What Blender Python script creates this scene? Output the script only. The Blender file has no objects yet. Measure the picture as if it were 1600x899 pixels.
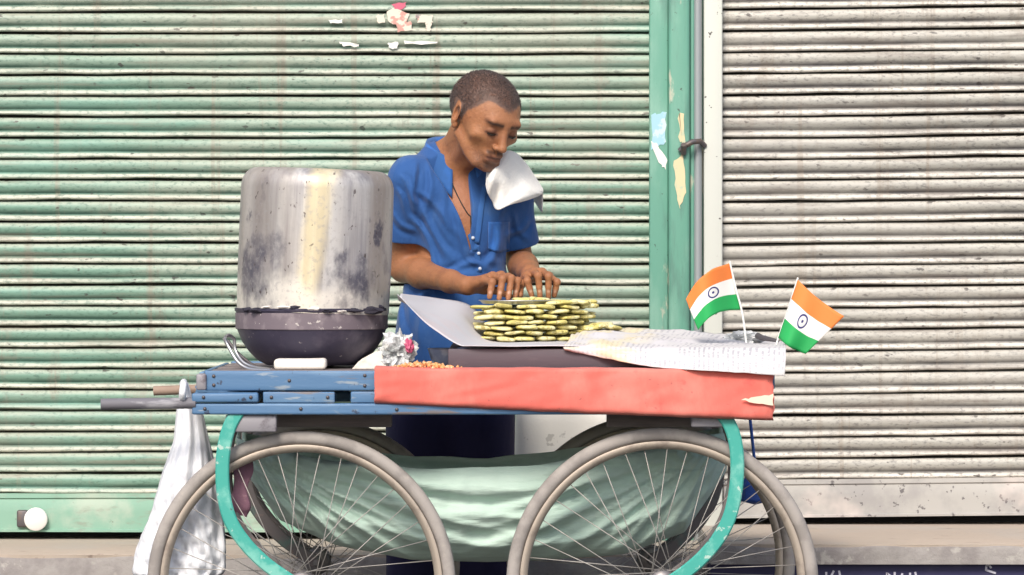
import bpy, bmesh, math, random
import numpy as np
from mathutils import Vector, Matrix, noise as mnoise

# ------------------------------------------------------------------ camera, sky, sun, exposure
sc = bpy.context.scene
F, D0, HZ, CX, HOR = 6210.0, 9.0, 1.096, 800.0, 400.0      # focal length in photo pixels, camera distance, eye height
cam_d = bpy.data.cameras.new('camera'); cam = bpy.data.objects.new('camera', cam_d)
sc.collection.objects.link(cam); sc.camera = cam
cam.location = (0, -D0, HZ); cam.rotation_euler = (math.pi/2, 0, 0)
cam_d.sensor_width = 36; cam_d.lens = F/1600*36; cam_d.shift_y = -49.5/1600
cam_d.clip_start = 0.1; cam_d.clip_end = 2000

SUN_EL, SUN_AZ = 42.0, 193.0      # the sun stands high behind the camera's left shoulder (azimuth clockwise from +y)
w = bpy.data.worlds.new('World'); sc.world = w; w.use_nodes = True
wn = w.node_tree.nodes; wl = w.node_tree.links
sky = wn.new('ShaderNodeTexSky'); sky.sky_type = 'NISHITA'; sky.sun_disc = False
sky.sun_elevation = math.radians(SUN_EL); sky.sun_rotation = math.radians(SUN_AZ)
sky.air_density = 1.0; sky.dust_density = 3.0; sky.ozone_density = 1.0
wl.new(sky.outputs[0], wn['Background'].inputs[0]); wn['Background'].inputs[1].default_value = 0.085
sun_d = bpy.data.lights.new('sun', 'SUN'); sun = bpy.data.objects.new('sun', sun_d); sc.collection.objects.link(sun)
sun_d.energy = 1.5; sun_d.angle = math.radians(16); sun_d.color = (1.0, 0.925, 0.82)
az, el = math.radians(SUN_AZ), math.radians(SUN_EL)
to_sun = Vector((math.sin(az)*math.cos(el), math.cos(az)*math.cos(el), math.sin(el)))
sun.rotation_euler = to_sun.to_track_quat('Z', 'Y').to_euler()
sun.location = (-4, -8, 9)
vs = sc.view_settings
vs.view_transform = 'Standard'; vs.look = 'None'; vs.gamma = 1.0; vs.use_curve_mapping = False
vs.exposure = 1.04
sc.cycles.use_denoising = True
sc.cycles.max_bounces = 8

rnd = random.Random(7)
COL = sc.collection

# ------------------------------------------------------------------ helpers
def P(px, py, y):
    """point of the place seen at photo pixel (px, py) when it stands y metres behind the front wheels"""
    d = D0 + y
    return Vector(((px-CX)*d/F, y, HZ + (HOR-py)*d/F))

def obj(name, verts, faces, mat=None, parent=None, smooth=True, uvs=None, mats=None, fmat=None):
    me = bpy.data.meshes.new(name)
    me.from_pydata([tuple(v) for v in verts], [], [tuple(f) for f in faces])
    if mats:
        for m in mats: me.materials.append(m)
        if fmat is not None: me.polygons.foreach_set('material_index', fmat)
    elif mat: me.materials.append(mat)
    if smooth: me.polygons.foreach_set('use_smooth', [True]*len(me.polygons))
    if uvs is not None:
        ul = me.uv_layers.new(name='UVMap')
        for l in me.loops: ul.data[l.index].uv = uvs[l.vertex_index]
    me.update()
    o = bpy.data.objects.new(name, me); COL.objects.link(o)
    if parent is not None: o.parent = parent
    return o

def tag(o, label=None, cat=None, group=None, kind=None):
    if label: o['label'] = label
    if cat: o['category'] = cat
    if group: o['group'] = group
    if kind: o['kind'] = kind
    return o

def empty(name, loc=(0, 0, 0)):
    o = bpy.data.objects.new(name, None); COL.objects.link(o); o.location = loc; o.empty_display_size = 0.1
    return o

def keep(child, parent):
    """parent an object whose mesh is written in world coordinates"""
    child.parent = parent
    child.matrix_parent_inverse = Matrix.Translation(-Vector(parent.location))
    return child

def auto_smooth(o, ang=35):
    me = o.data
    bm = bmesh.new(); bm.from_mesh(me)
    for e in bm.edges:
        e.smooth = not (len(e.link_faces) == 2 and e.calc_face_angle(0) > math.radians(ang))
    bm.to_mesh(me); bm.free()
    return o

def box(name, lo, hi, mat, parent=None, bev=0.003, seg=2, jitter=0.0, cuts=0):
    bm = bmesh.new()
    bmesh.ops.create_cube(bm, size=1)
    lo, hi = Vector(lo), Vector(hi)
    for v in bm.verts:
        v.co = Vector([lo[i] + (v.co[i]+.5)*(hi[i]-lo[i]) for i in range(3)])
    if cuts:
        bmesh.ops.subdivide_edges(bm, edges=bm.edges[:], cuts=cuts, use_grid_fill=True)
    if jitter:
        for v in bm.verts:
            n = mnoise.noise_vector(v.co*9)
            v.co += n*jitter
    if bev:
        es = [e for e in bm.edges if len(e.link_faces) == 2 and e.calc_face_angle(0) > 1.0]
        bmesh.ops.bevel(bm, geom=es, offset=bev, segments=seg, affect='EDGES', profile=.5)
    me = bpy.data.meshes.new(name); bm.to_mesh(me); bm.free()
    me.materials.append(mat)
    o = bpy.data.objects.new(name, me); COL.objects.link(o)
    me.polygons.foreach_set('use_smooth', [True]*len(me.polygons)); auto_smooth(o, 50)
    if parent is not None: keep(o, parent)
    return o

def spline(pts, n=6):
    pts = [Vector(p) for p in pts]; out = []
    for i in range(len(pts)-1):
        p0 = pts[max(i-1, 0)]; p1 = pts[i]; p2 = pts[i+1]; p3 = pts[min(i+2, len(pts)-1)]
        for j in range(n):
            t = j/n
            out.append(.5*((2*p1)+(p2-p0)*t+(2*p0-5*p1+4*p2-p3)*t*t+(3*p1-p0-3*p2+p3)*t**3))
    out.append(pts[-1]); return out

def sweep(pts, sect, hint=Vector((0, 1, 0)), scale=None):
    """closed 2-d section swept along pts; returns verts, faces"""
    vs_, fs = [], []; m = len(sect); n = len(pts)
    for i, p in enumerate(pts):
        t = (pts[min(i+1, n-1)]-pts[max(i-1, 0)]).normalized()
        s = hint.cross(t)
        if s.length < 1e-4: s = Vector((1, 0, 0)).cross(t)
        s.normalize(); u = t.cross(s).normalized()
        k = 1 if scale is None else scale[i]
        for a, b in sect: vs_.append(p+s*a*k+u*b*k)
    for i in range(n-1):
        for j in range(m):
            a = i*m+j; b = i*m+(j+1) % m
            fs.append((a, b, b+m, a+m))
    fs.append(tuple(range(m-1, -1, -1))); fs.append(tuple(range((n-1)*m, n*m)))
    return vs_, fs

def circ(r, n=10): return [(r*math.cos(2*math.pi*i/n), r*math.sin(2*math.pi*i/n)) for i in range(n)]
def rrect(a, b, c):
    return [(-a+c, -b), (a-c, -b), (a, -b+c), (a, b-c), (a-c, b), (-a+c, b), (-a, b-c), (-a, -b+c)]

def tube(name, pts, r, mat, parent=None, n=10, hint=Vector((0, 1, 0)), scale=None):
    v, f = sweep([Vector(p) for p in pts], circ(r, n), hint, scale)
    o = obj(name, v, f, mat); auto_smooth(o, 60)
    if parent is not None: keep(o, parent)
    return o

def lathe(prof, n=48, axis='z', c=Vector((0, 0, 0)), fn=None):
    vs_, fs = [], []; m = len(prof)
    for i in range(n):
        a = 2*math.pi*i/n
        for r, h in prof:
            if fn: r = fn(r, h, a)
            if axis == 'z': vs_.append(c+Vector((r*math.cos(a), r*math.sin(a), h)))
            else: vs_.append(c+Vector((r*math.cos(a), h, r*math.sin(a))))
    for i in range(n):
        for j in range(m-1):
            a = i*m+j; b = ((i+1) % n)*m+j
            q = (a, b, b+1, a+1)
            fs.append(q if axis == 'z' else q[::-1])
    return vs_, fs

def grid(fn, nu, nv, flip=False):
    vs_, fs, uv = [], [], []
    for j in range(nv+1):
        for i in range(nu+1):
            u, v = i/nu, j/nv
            vs_.append(fn(u, v)); uv.append((u, v))
    for j in range(nv):
        for i in range(nu):
            a = j*(nu+1)+i
            q = (a, a+1, a+nu+2, a+nu+1)
            fs.append(q[::-1] if flip else q)
    return vs_, fs, uv

def solid(o, t, off=0.0, sub=0):
    m = o.modifiers.new('thick', 'SOLIDIFY'); m.thickness = t; m.offset = off
    if sub:
        s = o.modifiers.new('sub', 'SUBSURF'); s.levels = sub; s.render_levels = sub
    return o

def lerp(a, b, t): return a+(b-a)*t
def interp(t, xs, ys): return float(np.interp(t, xs, ys))
def pl(t, pts):
    """position on a polyline of Vectors, t in 0..1, smooth"""
    n = len(pts)-1; x = min(max(t, 0), 1)*n; i = min(int(x), n-1); f = x-i
    p0 = pts[max(i-1, 0)]; p1 = pts[i]; p2 = pts[i+1]; p3 = pts[min(i+2, n)]
    return .5*((2*p1)+(p2-p0)*f+(2*p0-5*p1+4*p2-p3)*f*f+(3*p1-p0-3*p2+p3)*f**3)
def N(x, y=0.0, z=0.0): return mnoise.noise(Vector((x, y, z)))

# ------------------------------------------------------------------ materials
def mat(name, col, rough=.6, metal=0.0, layers=(), bump=None, coord='Object', spec=.5, rough_var=0.0, extra=None, sheen=0.0):
    """layers: (scale xyz, detail, ramp low, ramp high, colour, strength)"""
    m = bpy.data.materials.new(name); m.use_nodes = True
    nt = m.node_tree; nd = nt.nodes; lk = nt.links; b = nd['Principled BSDF']
    b.inputs['Roughness'].default_value = rough; b.inputs['Metallic'].default_value = metal
    b.inputs['Specular IOR Level'].default_value = spec
    if sheen: b.inputs['Sheen Weight'].default_value = sheen
    if coord == 'Position':
        g = nd.new('ShaderNodeNewGeometry'); src = g.outputs['Position']
    else:
        g = nd.new('ShaderNodeTexCoord'); src = g.outputs[coord]
    def noise_at(scale, detail, rgh=.6):
        mp = nd.new('ShaderNodeMapping'); lk.new(src, mp.inputs[0])
        s = scale if isinstance(scale, (tuple, list)) else (scale,)*3
        mp.inputs['Scale'].default_value = s
        mp.inputs['Location'].default_value = (rnd.uniform(0, 9), rnd.uniform(0, 9), rnd.uniform(0, 9))
        t = nd.new('ShaderNodeTexNoise'); t.inputs['Scale'].default_value = 1
        t.inputs['Detail'].default_value = detail; t.inputs['Roughness'].default_value = rgh
        lk.new(mp.outputs[0], t.inputs[0]); return t.outputs[0]
    cur = None
    rgb = nd.new('ShaderNodeRGB'); rgb.outputs[0].default_value = (*col, 1); cur = rgb.outputs[0]
    if extra: cur = extra(nt, cur, src)
    for sca, det, lo, hi, c2, st in layers:
        n_ = noise_at(sca, det)
        mr = nd.new('ShaderNodeMapRange'); mr.interpolation_type = 'SMOOTHSTEP'
        mr.inputs[1].default_value = lo; mr.inputs[2].default_value = hi
        mr.inputs[3].default_value = 0; mr.inputs[4].default_value = st
        lk.new(n_, mr.inputs[0])
        mx = nd.new('ShaderNodeMix'); mx.data_type = 'RGBA'
        lk.new(mr.outputs[0], mx.inputs[0]); lk.new(cur, mx.inputs[6]); mx.inputs[7].default_value = (*c2, 1)
        cur = mx.outputs[2]
    lk.new(cur, b.inputs['Base Color'])
    if rough_var:
        n_ = noise_at(22, 4); mr = nd.new('ShaderNodeMapRange')
        mr.inputs[1].default_value = .3; mr.inputs[2].default_value = .7
        mr.inputs[3].default_value = rough-rough_var; mr.inputs[4].default_value = rough+rough_var
        lk.new(n_, mr.inputs[0]); lk.new(mr.outputs[0], b.inputs['Roughness'])
    if bump:
        sca, det, st, dist = bump
        n_ = noise_at(sca, det); bp = nd.new('ShaderNodeBump')
        bp.inputs['Strength'].default_value = st; bp.inputs['Distance'].default_value = dist
        lk.new(n_, bp.inputs['Height']); lk.new(bp.outputs[0], b.inputs['Normal'])
    return m

def nmath(nt, op, a, b=None, c=None):
    n = nt.nodes.new('ShaderNodeMath'); n.operation = op
    for i, x in enumerate((a, b, c)):
        if x is None: continue
        if isinstance(x, (int, float)): n.inputs[i].default_value = x
        else: nt.links.new(x, n.inputs[i])
    return n.outputs[0]
def nmix(nt, f, a, b):
    n = nt.nodes.new('ShaderNodeMix'); n.data_type = 'RGBA'
    if isinstance(f, (int, float)): n.inputs[0].default_value = f
    else: nt.links.new(f, n.inputs[0])
    for i, x in ((6, a), (7, b)):
        if isinstance(x, tuple): n.inputs[i].default_value = (*x, 1)
        else: nt.links.new(x, n.inputs[i])
    return n.outputs[2]
def nnoise(nt, src, scale, detail=4.0, rgh=.6, loc=(0, 0, 0)):
    mp = nt.nodes.new('ShaderNodeMapping'); nt.links.new(src, mp.inputs[0])
    mp.inputs['Scale'].default_value = scale; mp.inputs['Location'].default_value = loc
    t = nt.nodes.new('ShaderNodeTexNoise'); t.inputs['Scale'].default_value = 1
    t.inputs['Detail'].default_value = detail; t.inputs['Roughness'].default_value = rgh
    nt.links.new(mp.outputs[0], t.inputs[0]); return t.outputs[0]
def nstep(nt, x, lo, hi, a=0.0, b=1.0):
    n = nt.nodes.new('ShaderNodeMapRange'); n.interpolation_type = 'SMOOTHSTEP'
    for i, v in ((1, lo), (2, hi), (3, a), (4, b)): n.inputs[i].default_value = v
    nt.links.new(x, n.inputs[0]); return n.outputs[0]

def slat_extra(worn, shade_dirt, amt):
    """paint rubbed off along the bead, lit top curve and shaded crease coloured in (attribute prof runs down the profile)"""
    def f(nt, cur, src):
        a = nt.nodes.new('ShaderNodeAttribute'); a.attribute_name = 'prof'; p = a.outputs['Fac']
        n1 = nnoise(nt, src, (3.0, 3.0, 26.0), 6)
        n2 = nnoise(nt, src, (0.7, 1.0, 0.9), 3)
        bead = nstep(nt, p, .70, .80)
        topc = nstep(nt, p, .34, .14)  # up-facing curve lightened in colour, as sky light falls on it
        m = nmath(nt, 'MAXIMUM', bead, nmath(nt, 'MULTIPLY', topc, .62))
        m = nmath(nt, 'MULTIPLY', m, nstep(nt, n1, .18, .56))
        sepz = nt.nodes.new('ShaderNodeSeparateXYZ'); nt.links.new(src, sepz.inputs[0])
        hi_ = nstep(nt, nmath(nt, 'ADD', sepz.outputs[2], nmath(nt, 'MULTIPLY', n2, .5)), 1.70, 2.0, 0, .55)
        big = nmath(nt, 'MAXIMUM', nmath(nt, 'MULTIPLY', nstep(nt, n2, .50, .72), .6), hi_)
        m = nmath(nt, 'MULTIPLY', nmath(nt, 'MAXIMUM', m, big), amt)
        cur = nmix(nt, m, cur, worn)
        # down-facing crease above the bead darkened in colour: shade and grime
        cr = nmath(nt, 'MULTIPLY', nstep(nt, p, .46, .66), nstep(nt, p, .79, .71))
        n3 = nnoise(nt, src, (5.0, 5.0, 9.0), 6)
        cur = nmix(nt, nmath(nt, 'MULTIPLY', cr, nstep(nt, n3, .28, .60, .25, .9)), cur, shade_dirt)
        hook = nmath(nt, 'MAXIMUM', nstep(nt, p, .076, .068), nstep(nt, p, .972, .982))
        cur = nmix(nt, hook, cur, (.035, .030, .028))     # bare hooks coloured near black to deepen the gap's shade
        # small chips and splashes
        n5 = nnoise(nt, src, (24.0, 2.0, .9), 5, .7, (4, 2, 1))
        cur = nmix(nt, nstep(nt, n5, .56, .68, 0, .55), cur, (.30, .25, .20))
        n6 = nnoise(nt, src, (60.0, 20.0, 130.0), 4, .7, (2, 2, 1))
        cur = nmix(nt, nstep(nt, n6, .48, .68, 0, .6), cur, shade_dirt)
        n7 = nnoise(nt, src, (14.0, 8.0, 3.0), 6, .75, (7, 3, 2))
        cur = nmix(nt, nstep(nt, n7, .54, .70, 0, .5), cur, (.27, .23, .19))
        n4 = nnoise(nt, src, (26.0, 26.0, 60.0), 3, .5)
        cur = nmix(nt, nstep(nt, n4, .66, .71, 0, .85), cur, (.06, .05, .05))
        return cur
    return f

M = {}
M['slat_green'] = mat('green_slat_paint', (.19, .335, .262), .55, 0, coord='Position', extra=slat_extra((.58, .585, .50), (.07, .15, .12), .95),
                      layers=[((1.2, 1, 9), 5, .5, .75, (.24, .47, .40), .7), ((2.2, 9, 34), 6, .52, .70, (.31, .27, .22), .55), ((1.1, 1, 1.3), 4, .50, .70, (.40, .37, .31), .45)], bump=((40, 40, 60), 4, .15, .002))
M['slat_cream'] = mat('cream_slat_paint', (.375, .37, .34), .55, 0, coord='Position', extra=slat_extra((.66, .635, .58), (.10, .095, .10), 1.0),
                      layers=[((1.0, 1, 6), 5, .48, .75, (.50, .49, .46), .7), ((2.4, 5, 40), 6, .50, .70, (.22, .19, .17), .6), ((.9, 1, 1.2), 4, .52, .70, (.36, .33, .29), .5)], bump=((40, 40, 60), 4, .15, .002))
M['bar_green'] = mat('green_bar_paint', (.22, .40, .31), .6, 0, [(6, 5, .48, .68, (.44, .50, .42), .7), ((14, 14, 40), 6, .52, .70, (.25, .24, .20), .6), (30, 4, .66, .72, (.12, .10, .08), .7)], coord='Position', bump=(30, 4, .15, .002))
M['bar_cream'] = mat('cream_bar_paint', (.42, .41, .39), .6, 0, [(8, 6, .45, .65, (.30, .29, .29), .7), (45, 3, .62, .68, (.07, .06, .07), .8), (4, 4, .55, .7, (.66, .58, .54), .6)], coord='Position')
M['jamb'] = mat('green_jamb_paint', (.125, .33, .25), .55, 0, [((7, 7, 2), 6, .46, .70, (.27, .47, .38), .8), ((20, 20, 3), 6, .54, .68, (.10, .22, .18), .7), ((16, 16, 5), 6, .60, .66, (.52, .50, .40), .8), (60, 3, .68, .72, (.05, .07, .06), .8)], coord='Position', bump=((30, 30, 8), 5, .3, .002))
M['post'] = mat('white_post_paint', (.58, .60, .56), .6, 0, [((6, 6, 2), 5, .45, .7, (.60, .63, .56), .6), (45, 2, .70, .73, (.06, .05, .05), .9)], coord='Position')
M['pipe'] = mat('grey_pipe', (.33, .36, .38), .45, .3, [((14, 14, 3), 6, .5, .7, (.14, .18, .20), .8), ((9, 9, 4), 4, .6, .72, (.16, .38, .31), .8)], coord='Position')
M['iron'] = mat('old_iron', (.13, .12, .13), .55, .6, [(30, 5, .5, .7, (.22, .14, .09), .6)])
M['steel'] = mat('steel', (.60, .60, .62), .35, .9, [(20, 5, .5, .7, (.35, .33, .33), .5)])
M['dark_gap'] = mat('shop_gap_shade', (.03, .03, .035), .9)
M['ledge'] = mat('plinth_lit_top', (.44, .37, .31), .85, 0, [((3, 3, 3), 6, .45, .65, (.42, .38, .34), .7), ((10, 30, 10), 5, .64, .70, (.20, .15, .13), .7)], coord='Position', bump=(25, 6, .5, .006))
M['riser'] = mat('plinth_concrete', (.34, .32, .31), .9, 0, [(9, 6, .42, .62, (.22, .20, .20), .7), (24, 4, .6, .7, (.48, .46, .43), .6)], coord='Position', bump=(35, 6, .6, .008))
M['navy'] = mat('navy_riser_paint', (.022, .020, .085), .6, 0, [(12, 5, .5, .7, (.05, .045, .11), .6)], coord='Position')
M['letter'] = mat('white_lettering', (.55, .55, .66), .7)
M['asphalt'] = mat('street_asphalt', (.060, .058, .056), .9, 0, [(3, 6, .45, .65, (.10, .09, .08), .6)], coord='Position', bump=(60, 4, .5, .01))
M['wallp'] = mat('wall_plaster', (.50, .47, .42), .9, 0, [(2, 5, .45, .7, (.36, .34, .31), .7)], coord='Position')
M['lockm'] = mat('white_lock_plate', (.80, .80, .78), .4, .1)
M['paper'] = mat('torn_poster_paper', (.74, .68, .58), .8, 0, [(16, 4, .56, .60, (.55, .18, .16), .7), (22, 3, .60, .64, (.15, .13, .16), .7)], coord='Position')
M['pink'] = mat('pink_poster_paper', (.62, .14, .22), .8, coord='Position')
M['patch_b'] = mat('pale_blue_remnant', (.36, .60, .70), .8, coord='Position', layers=[(40, 3, .5, .6, (.7, .75, .72), .6)])
M['patch_w'] = mat('white_remnant', (.80, .80, .76), .8, coord='Position')
M['patch_c'] = mat('cream_remnant', (.70, .60, .38), .8, coord='Position', layers=[(30, 4, .5, .65, (.40, .55, .42), .7)])
M['blue'] = mat('blue_wood_paint', (.085, .185, .34), .5, 0, [((3, 20, 20), 6, .46, .66, (.17, .29, .44), .7), ((8, 40, 40), 5, .58, .66, (.36, .40, .42), .7), ((5, 30, 60), 6, .60, .66, (.20, .15, .12), .8), (35, 3, .64, .70, (.03, .03, .05), .8)], coord='Position', bump=((12, 60, 60), 5, .35, .003))
M['plank'] = mat('worn_deck_wood', (.22, .19, .19), .8, 0, [((3, 30, 30), 6, .45, .65, (.12, .10, .11), .7)], coord='Position', bump=((6, 60, 60), 5, .4, .004))
M['teal'] = mat('teal_enamel', (.055, .38, .32), .4, 0, [(14, 6, .50, .66, (.22, .56, .48), .8), (45, 4, .63, .68, (.55, .66, .60), .7), (28, 3, .68, .72, (.05, .10, .10), .8)], coord='Position', bump=(40, 5, .25, .002))
M['tyre'] = mat('dusty_tyre_rubber', (.37, .34, .32), .8, 0, [(14, 6, .45, .65, (.23, .21, .20), .7), (50, 3, .62, .7, (.42, .38, .34), .6)], bump=(70, 4, .3, .002))
M['rim'] = mat('weathered_rim', (.44, .38, .32), .5, .35, [(16, 5, .5, .7, (.20, .16, .14), .7)])
M['spoke'] = mat('spoke_wire', (.40, .38, .36), .5, .4, [(14, 3, .5, .7, (.20, .17, .15), .6)])
M['hub'] = mat('greasy_hub', (.20, .19, .20), .45, .6, [(30, 4, .5, .7, (.4, .36, .32), .6)])
M['grip'] = mat('grey_rubber_grip', (.16, .155, .18), .7, 0, [((8, 30, 30), 5, .5, .64, (.42, .42, .45), .7)], coord='Position')
M['woodh'] = mat('bare_handle_wood', (.33, .24, .19), .7, 0, [((5, 40, 40), 5, .5, .7, (.17, .12, .10), .7)], coord='Position')
M['dust_metal'] = mat('dusty_bracket', (.30, .29, .32), .6, .3, [(24, 5, .5, .66, (.12, .10, .12), .8)], coord='Position')
M['redcloth'] = mat('salmon_red_cloth', (.70, .145, .115), .8, 0, [((5, 5, 3), 5, .42, .64, (.76, .25, .20), .75), ((14, 14, 20), 5, .60, .72, (.55, .08, .075), .5), ((9, 9, 26), 6, .58, .72, (.50, .20, .17), .45), (70, 3, .66, .72, (.25, .09, .08), .5)], coord='Position', bump=((26, 26, 9), 6, .55, .006), sheen=.1)
M['cream_tear'] = mat('cream_bare_patch', (.80, .70, .55), .8, coord='Position')
M['tray'] = mat('dark_tray_wood', (.085, .068, .085), .6, 0, [((6, 30, 30), 5, .5, .7, (.15, .12, .13), .7)], coord='Position', bump=((10, 60, 60), 4, .3, .002))
def snack_extra(nt, cur, src):
    tc = nt.nodes.new('ShaderNodeTexCoord'); sep = nt.nodes.new('ShaderNodeSeparateXYZ'); nt.links.new(tc.outputs['Object'], sep.inputs[0])
    r = nmath(nt, 'MAXIMUM', nmath(nt, 'DIVIDE', nmath(nt, 'ABSOLUTE', sep.outputs[0]), .0245), nmath(nt, 'DIVIDE', nmath(nt, 'ABSOLUTE', sep.outputs[1]), .031))
    under = nstep(nt, sep.outputs[2], -.0005, -.003)
    return nmix(nt, nmath(nt, 'MAXIMUM', nmath(nt, 'MULTIPLY', nstep(nt, r, .90, 1.06), .55), nmath(nt, 'MULTIPLY', under, .75)), cur, (.17, .15, .035))   # darker rim and underside
M['snack'] = mat('pale_yellow_snack', (.66, .58, .20), .8, 0, extra=snack_extra, layers= [(26, 4, .44, .60, (.80, .76, .46), .85), (48, 4, .54, .66, (.30, .24, .06), .8), (110, 2, .62, .68, (.16, .13, .04), .7)], coord='Position', bump=(90, 3, .4, .002))
M['pan'] = mat('sooty_iron_pan', (.050, .045, .078), .5, .2, [((10, 10, 10), 6, .48, .68, (.12, .105, .145), .7), (60, 3, .68, .72, (.35, .32, .32), .6)], bump=(40, 5, .3, .003))
M['brickw'] = mat('whitewashed_brick', (.78, .74, .68), .9, 0, [(30, 5, .5, .7, (.60, .50, .44), .6)], bump=(60, 4, .5, .004))
M['coal'] = mat('charcoal', (.022, .020, .035), .8, bump=(40, 4, .8, .006))
M['ash'] = mat('pale_ash', (.70, .66, .62), .9)
M['skin_dark'] = mat('cord', (.02, .018, .018), .7)
M['shirt'] = mat('royal_blue_cotton', (.022, .086, .275), .8, 0, [((3, 3, 3), 4, .42, .66, (.030, .112, .33), .8), ((22, 22, 12), 5, .52, .7, (.055, .13, .31), .5)], coord='Position', bump=((34, 34, 20), 6, .5, .007), sheen=.15, spec=.3)
M['shirt2'] = mat('royal_blue_cotton_collar', (.026, .102, .305), .8, 0, [((9, 9, 9), 4, .45, .66, (.03, .15, .52), .7)], coord='Position', bump=((60, 60, 60), 3, .2, .002), sheen=.2, spec=.3)
M['button'] = mat('pale_button', (.55, .6, .7), .4)
M['trouser'] = mat('dark_navy_trousers', (.013, .011, .058), .85, 0, [((5, 5, 3), 4, .5, .7, (.018, .017, .08), .7)], coord='Position', bump=((14, 14, 6), 4, .5, .01))
M['sandal'] = mat('brown_sandal', (.10, .06, .04), .7)
M['towel'] = mat('white_terry_towel', (.82, .81, .78), .95, 0, [((10, 10, 10), 4, .5, .7, (.74, .72, .70), .6)], coord='Position', bump=((160, 160, 160), 2, .6, .003), sheen=.4)
M['sling'] = mat('mint_sling_cloth', (.45, .60, .53), .9, 0, [((3, 3, 14), 6, .44, .64, (.51, .65, .58), .8), ((5, 5, 30), 6, .58, .72, (.24, .36, .33), .6)], coord='Position', bump=((6, 6, 34), 5, .6, .012), sheen=.1)
M['bagw'] = mat('white_plastic_bag', (.76, .78, .83), .45, 0, [((10, 10, 5), 5, .5, .7, (.56, .58, .66), .7), ((9, 9, 9), 5, .66, .72, (.35, .35, .42), .5)], coord='Position', bump=((30, 30, 10), 5, .6, .010))
M['sack'] = mat('white_woven_sack', (.84, .82, .76), .8, 0, [((20, 20, 20), 3, .64, .68, (.35, .33, .30), .5)], coord='Position', bump=(120, 2, .3, .002))
M['bluebag'] = mat('blue_plastic_bag', (.04, .12, .48), .45, 0, [(16, 4, .5, .7, (.10, .22, .60), .6)], bump=(24, 5, .6, .01))
M['maroon'] = mat('maroon_rag', (.20, .10, .14), .9, 0, [(30, 4, .5, .65, (.42, .26, .28), .7)], bump=(40, 4, .6, .006))
M['clear'] = mat('grey_clear_plastic', (.62, .64, .66), .25, 0, [(30, 4, .5, .62, (.25, .27, .27), .8), (45, 3, .6, .66, (.80, .80, .76), .8)], bump=(40, 5, .8, .01))
M['pinkplastic'] = mat('pink_plastic', (.55, .10, .20), .35)
M['crumb'] = mat('orange_crumb', (.72, .36, .14), .7, 0, [(60, 2, .5, .6, (.80, .56, .36), .7)], coord='Position')
M['stick'] = mat('white_plastic_stick', (.80, .80, .78), .4)
M['bowl'] = mat('dull_blue_steel_bowl', (.16, .20, .30), .3, .7, [(20, 4, .5, .7, (.36, .42, .52), .6)])
M['eye'] = mat('eye', (.02, .015, .012), .15)

# polished aluminium drum with soot, drips and a painted yellow reflection
def drum_extra(nt, cur, src):
    sep = nt.nodes.new('ShaderNodeSeparateXYZ'); nt.links.new(src, sep.inputs[0])
    x, y, z = sep.outputs
    s1 = nnoise(nt, src, (20, 20, 1.0), 6)
    cur = nmix(nt, nstep(nt, s1, .42, .62, 0, .9), cur, (.27, .26, .285))
    s2 = nnoise(nt, src, (7, 7, .8), 3, .5, (3, 1, 5))
    cur = nmix(nt, nstep(nt, s2, .44, .66, 0, .75), cur, (.33, .29, .26))
    s3 = nnoise(nt, src, (14, 14, 9), 6, .6, (1, 6, 2))
    cur = nmix(nt, nstep(nt, s3, .58, .70, 0, .5), cur, (.15, .13, .15))
    n2 = nnoise(nt, src, (9, 9, 5), 5)
    # yellow reflection painted down the front, a little right of the middle
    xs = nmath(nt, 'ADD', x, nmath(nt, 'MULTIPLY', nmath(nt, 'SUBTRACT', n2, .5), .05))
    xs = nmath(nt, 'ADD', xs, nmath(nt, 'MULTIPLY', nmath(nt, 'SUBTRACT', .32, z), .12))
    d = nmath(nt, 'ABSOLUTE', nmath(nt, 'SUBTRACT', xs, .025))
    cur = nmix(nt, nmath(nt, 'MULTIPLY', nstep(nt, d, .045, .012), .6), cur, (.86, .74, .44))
    # white highlight painted over the worn foot
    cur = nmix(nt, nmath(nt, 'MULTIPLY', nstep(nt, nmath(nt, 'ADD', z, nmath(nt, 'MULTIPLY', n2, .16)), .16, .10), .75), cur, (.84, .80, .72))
    # two soot blotches low on the left and on the right
    for cx_, cz_, rr in ((-.130, .090, .085), (.100, .062, .066), (-.150, .20, .03), (.15, .17, .03)):
        dx = nmath(nt, 'MULTIPLY', nmath(nt, 'SUBTRACT', x, cx_), 1.35); dz = nmath(nt, 'MULTIPLY', nmath(nt, 'SUBTRACT', z, cz_), .8)
        dd = nmath(nt, 'SQRT', nmath(nt, 'ADD', nmath(nt, 'MULTIPLY', dx, dx), nmath(nt, 'MULTIPLY', dz, dz)))
        dd = nmath(nt, 'ADD', dd, nmath(nt, 'MULTIPLY', nmath(nt, 'SUBTRACT', s3, .5), .30))
        cur = nmix(nt, nstep(nt, dd, rr, rr*.05, 0, .8), cur, (.045, .045, .085))
    n3 = nnoise(nt, src, (70, 70, 40), 3)
    cur = nmix(nt, nstep(nt, n3, .65, .70, 0, .8), cur, (.07, .05, .05))
    return cur
M['drum'] = mat('stained_aluminium', (.60, .59, .58), .52, .38, [(90, 5, .5, .7, (.38, .36, .36), .5)], extra=drum_extra, bump=((24, 24, 14), 6, .35, .004), rough_var=.12)

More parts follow.
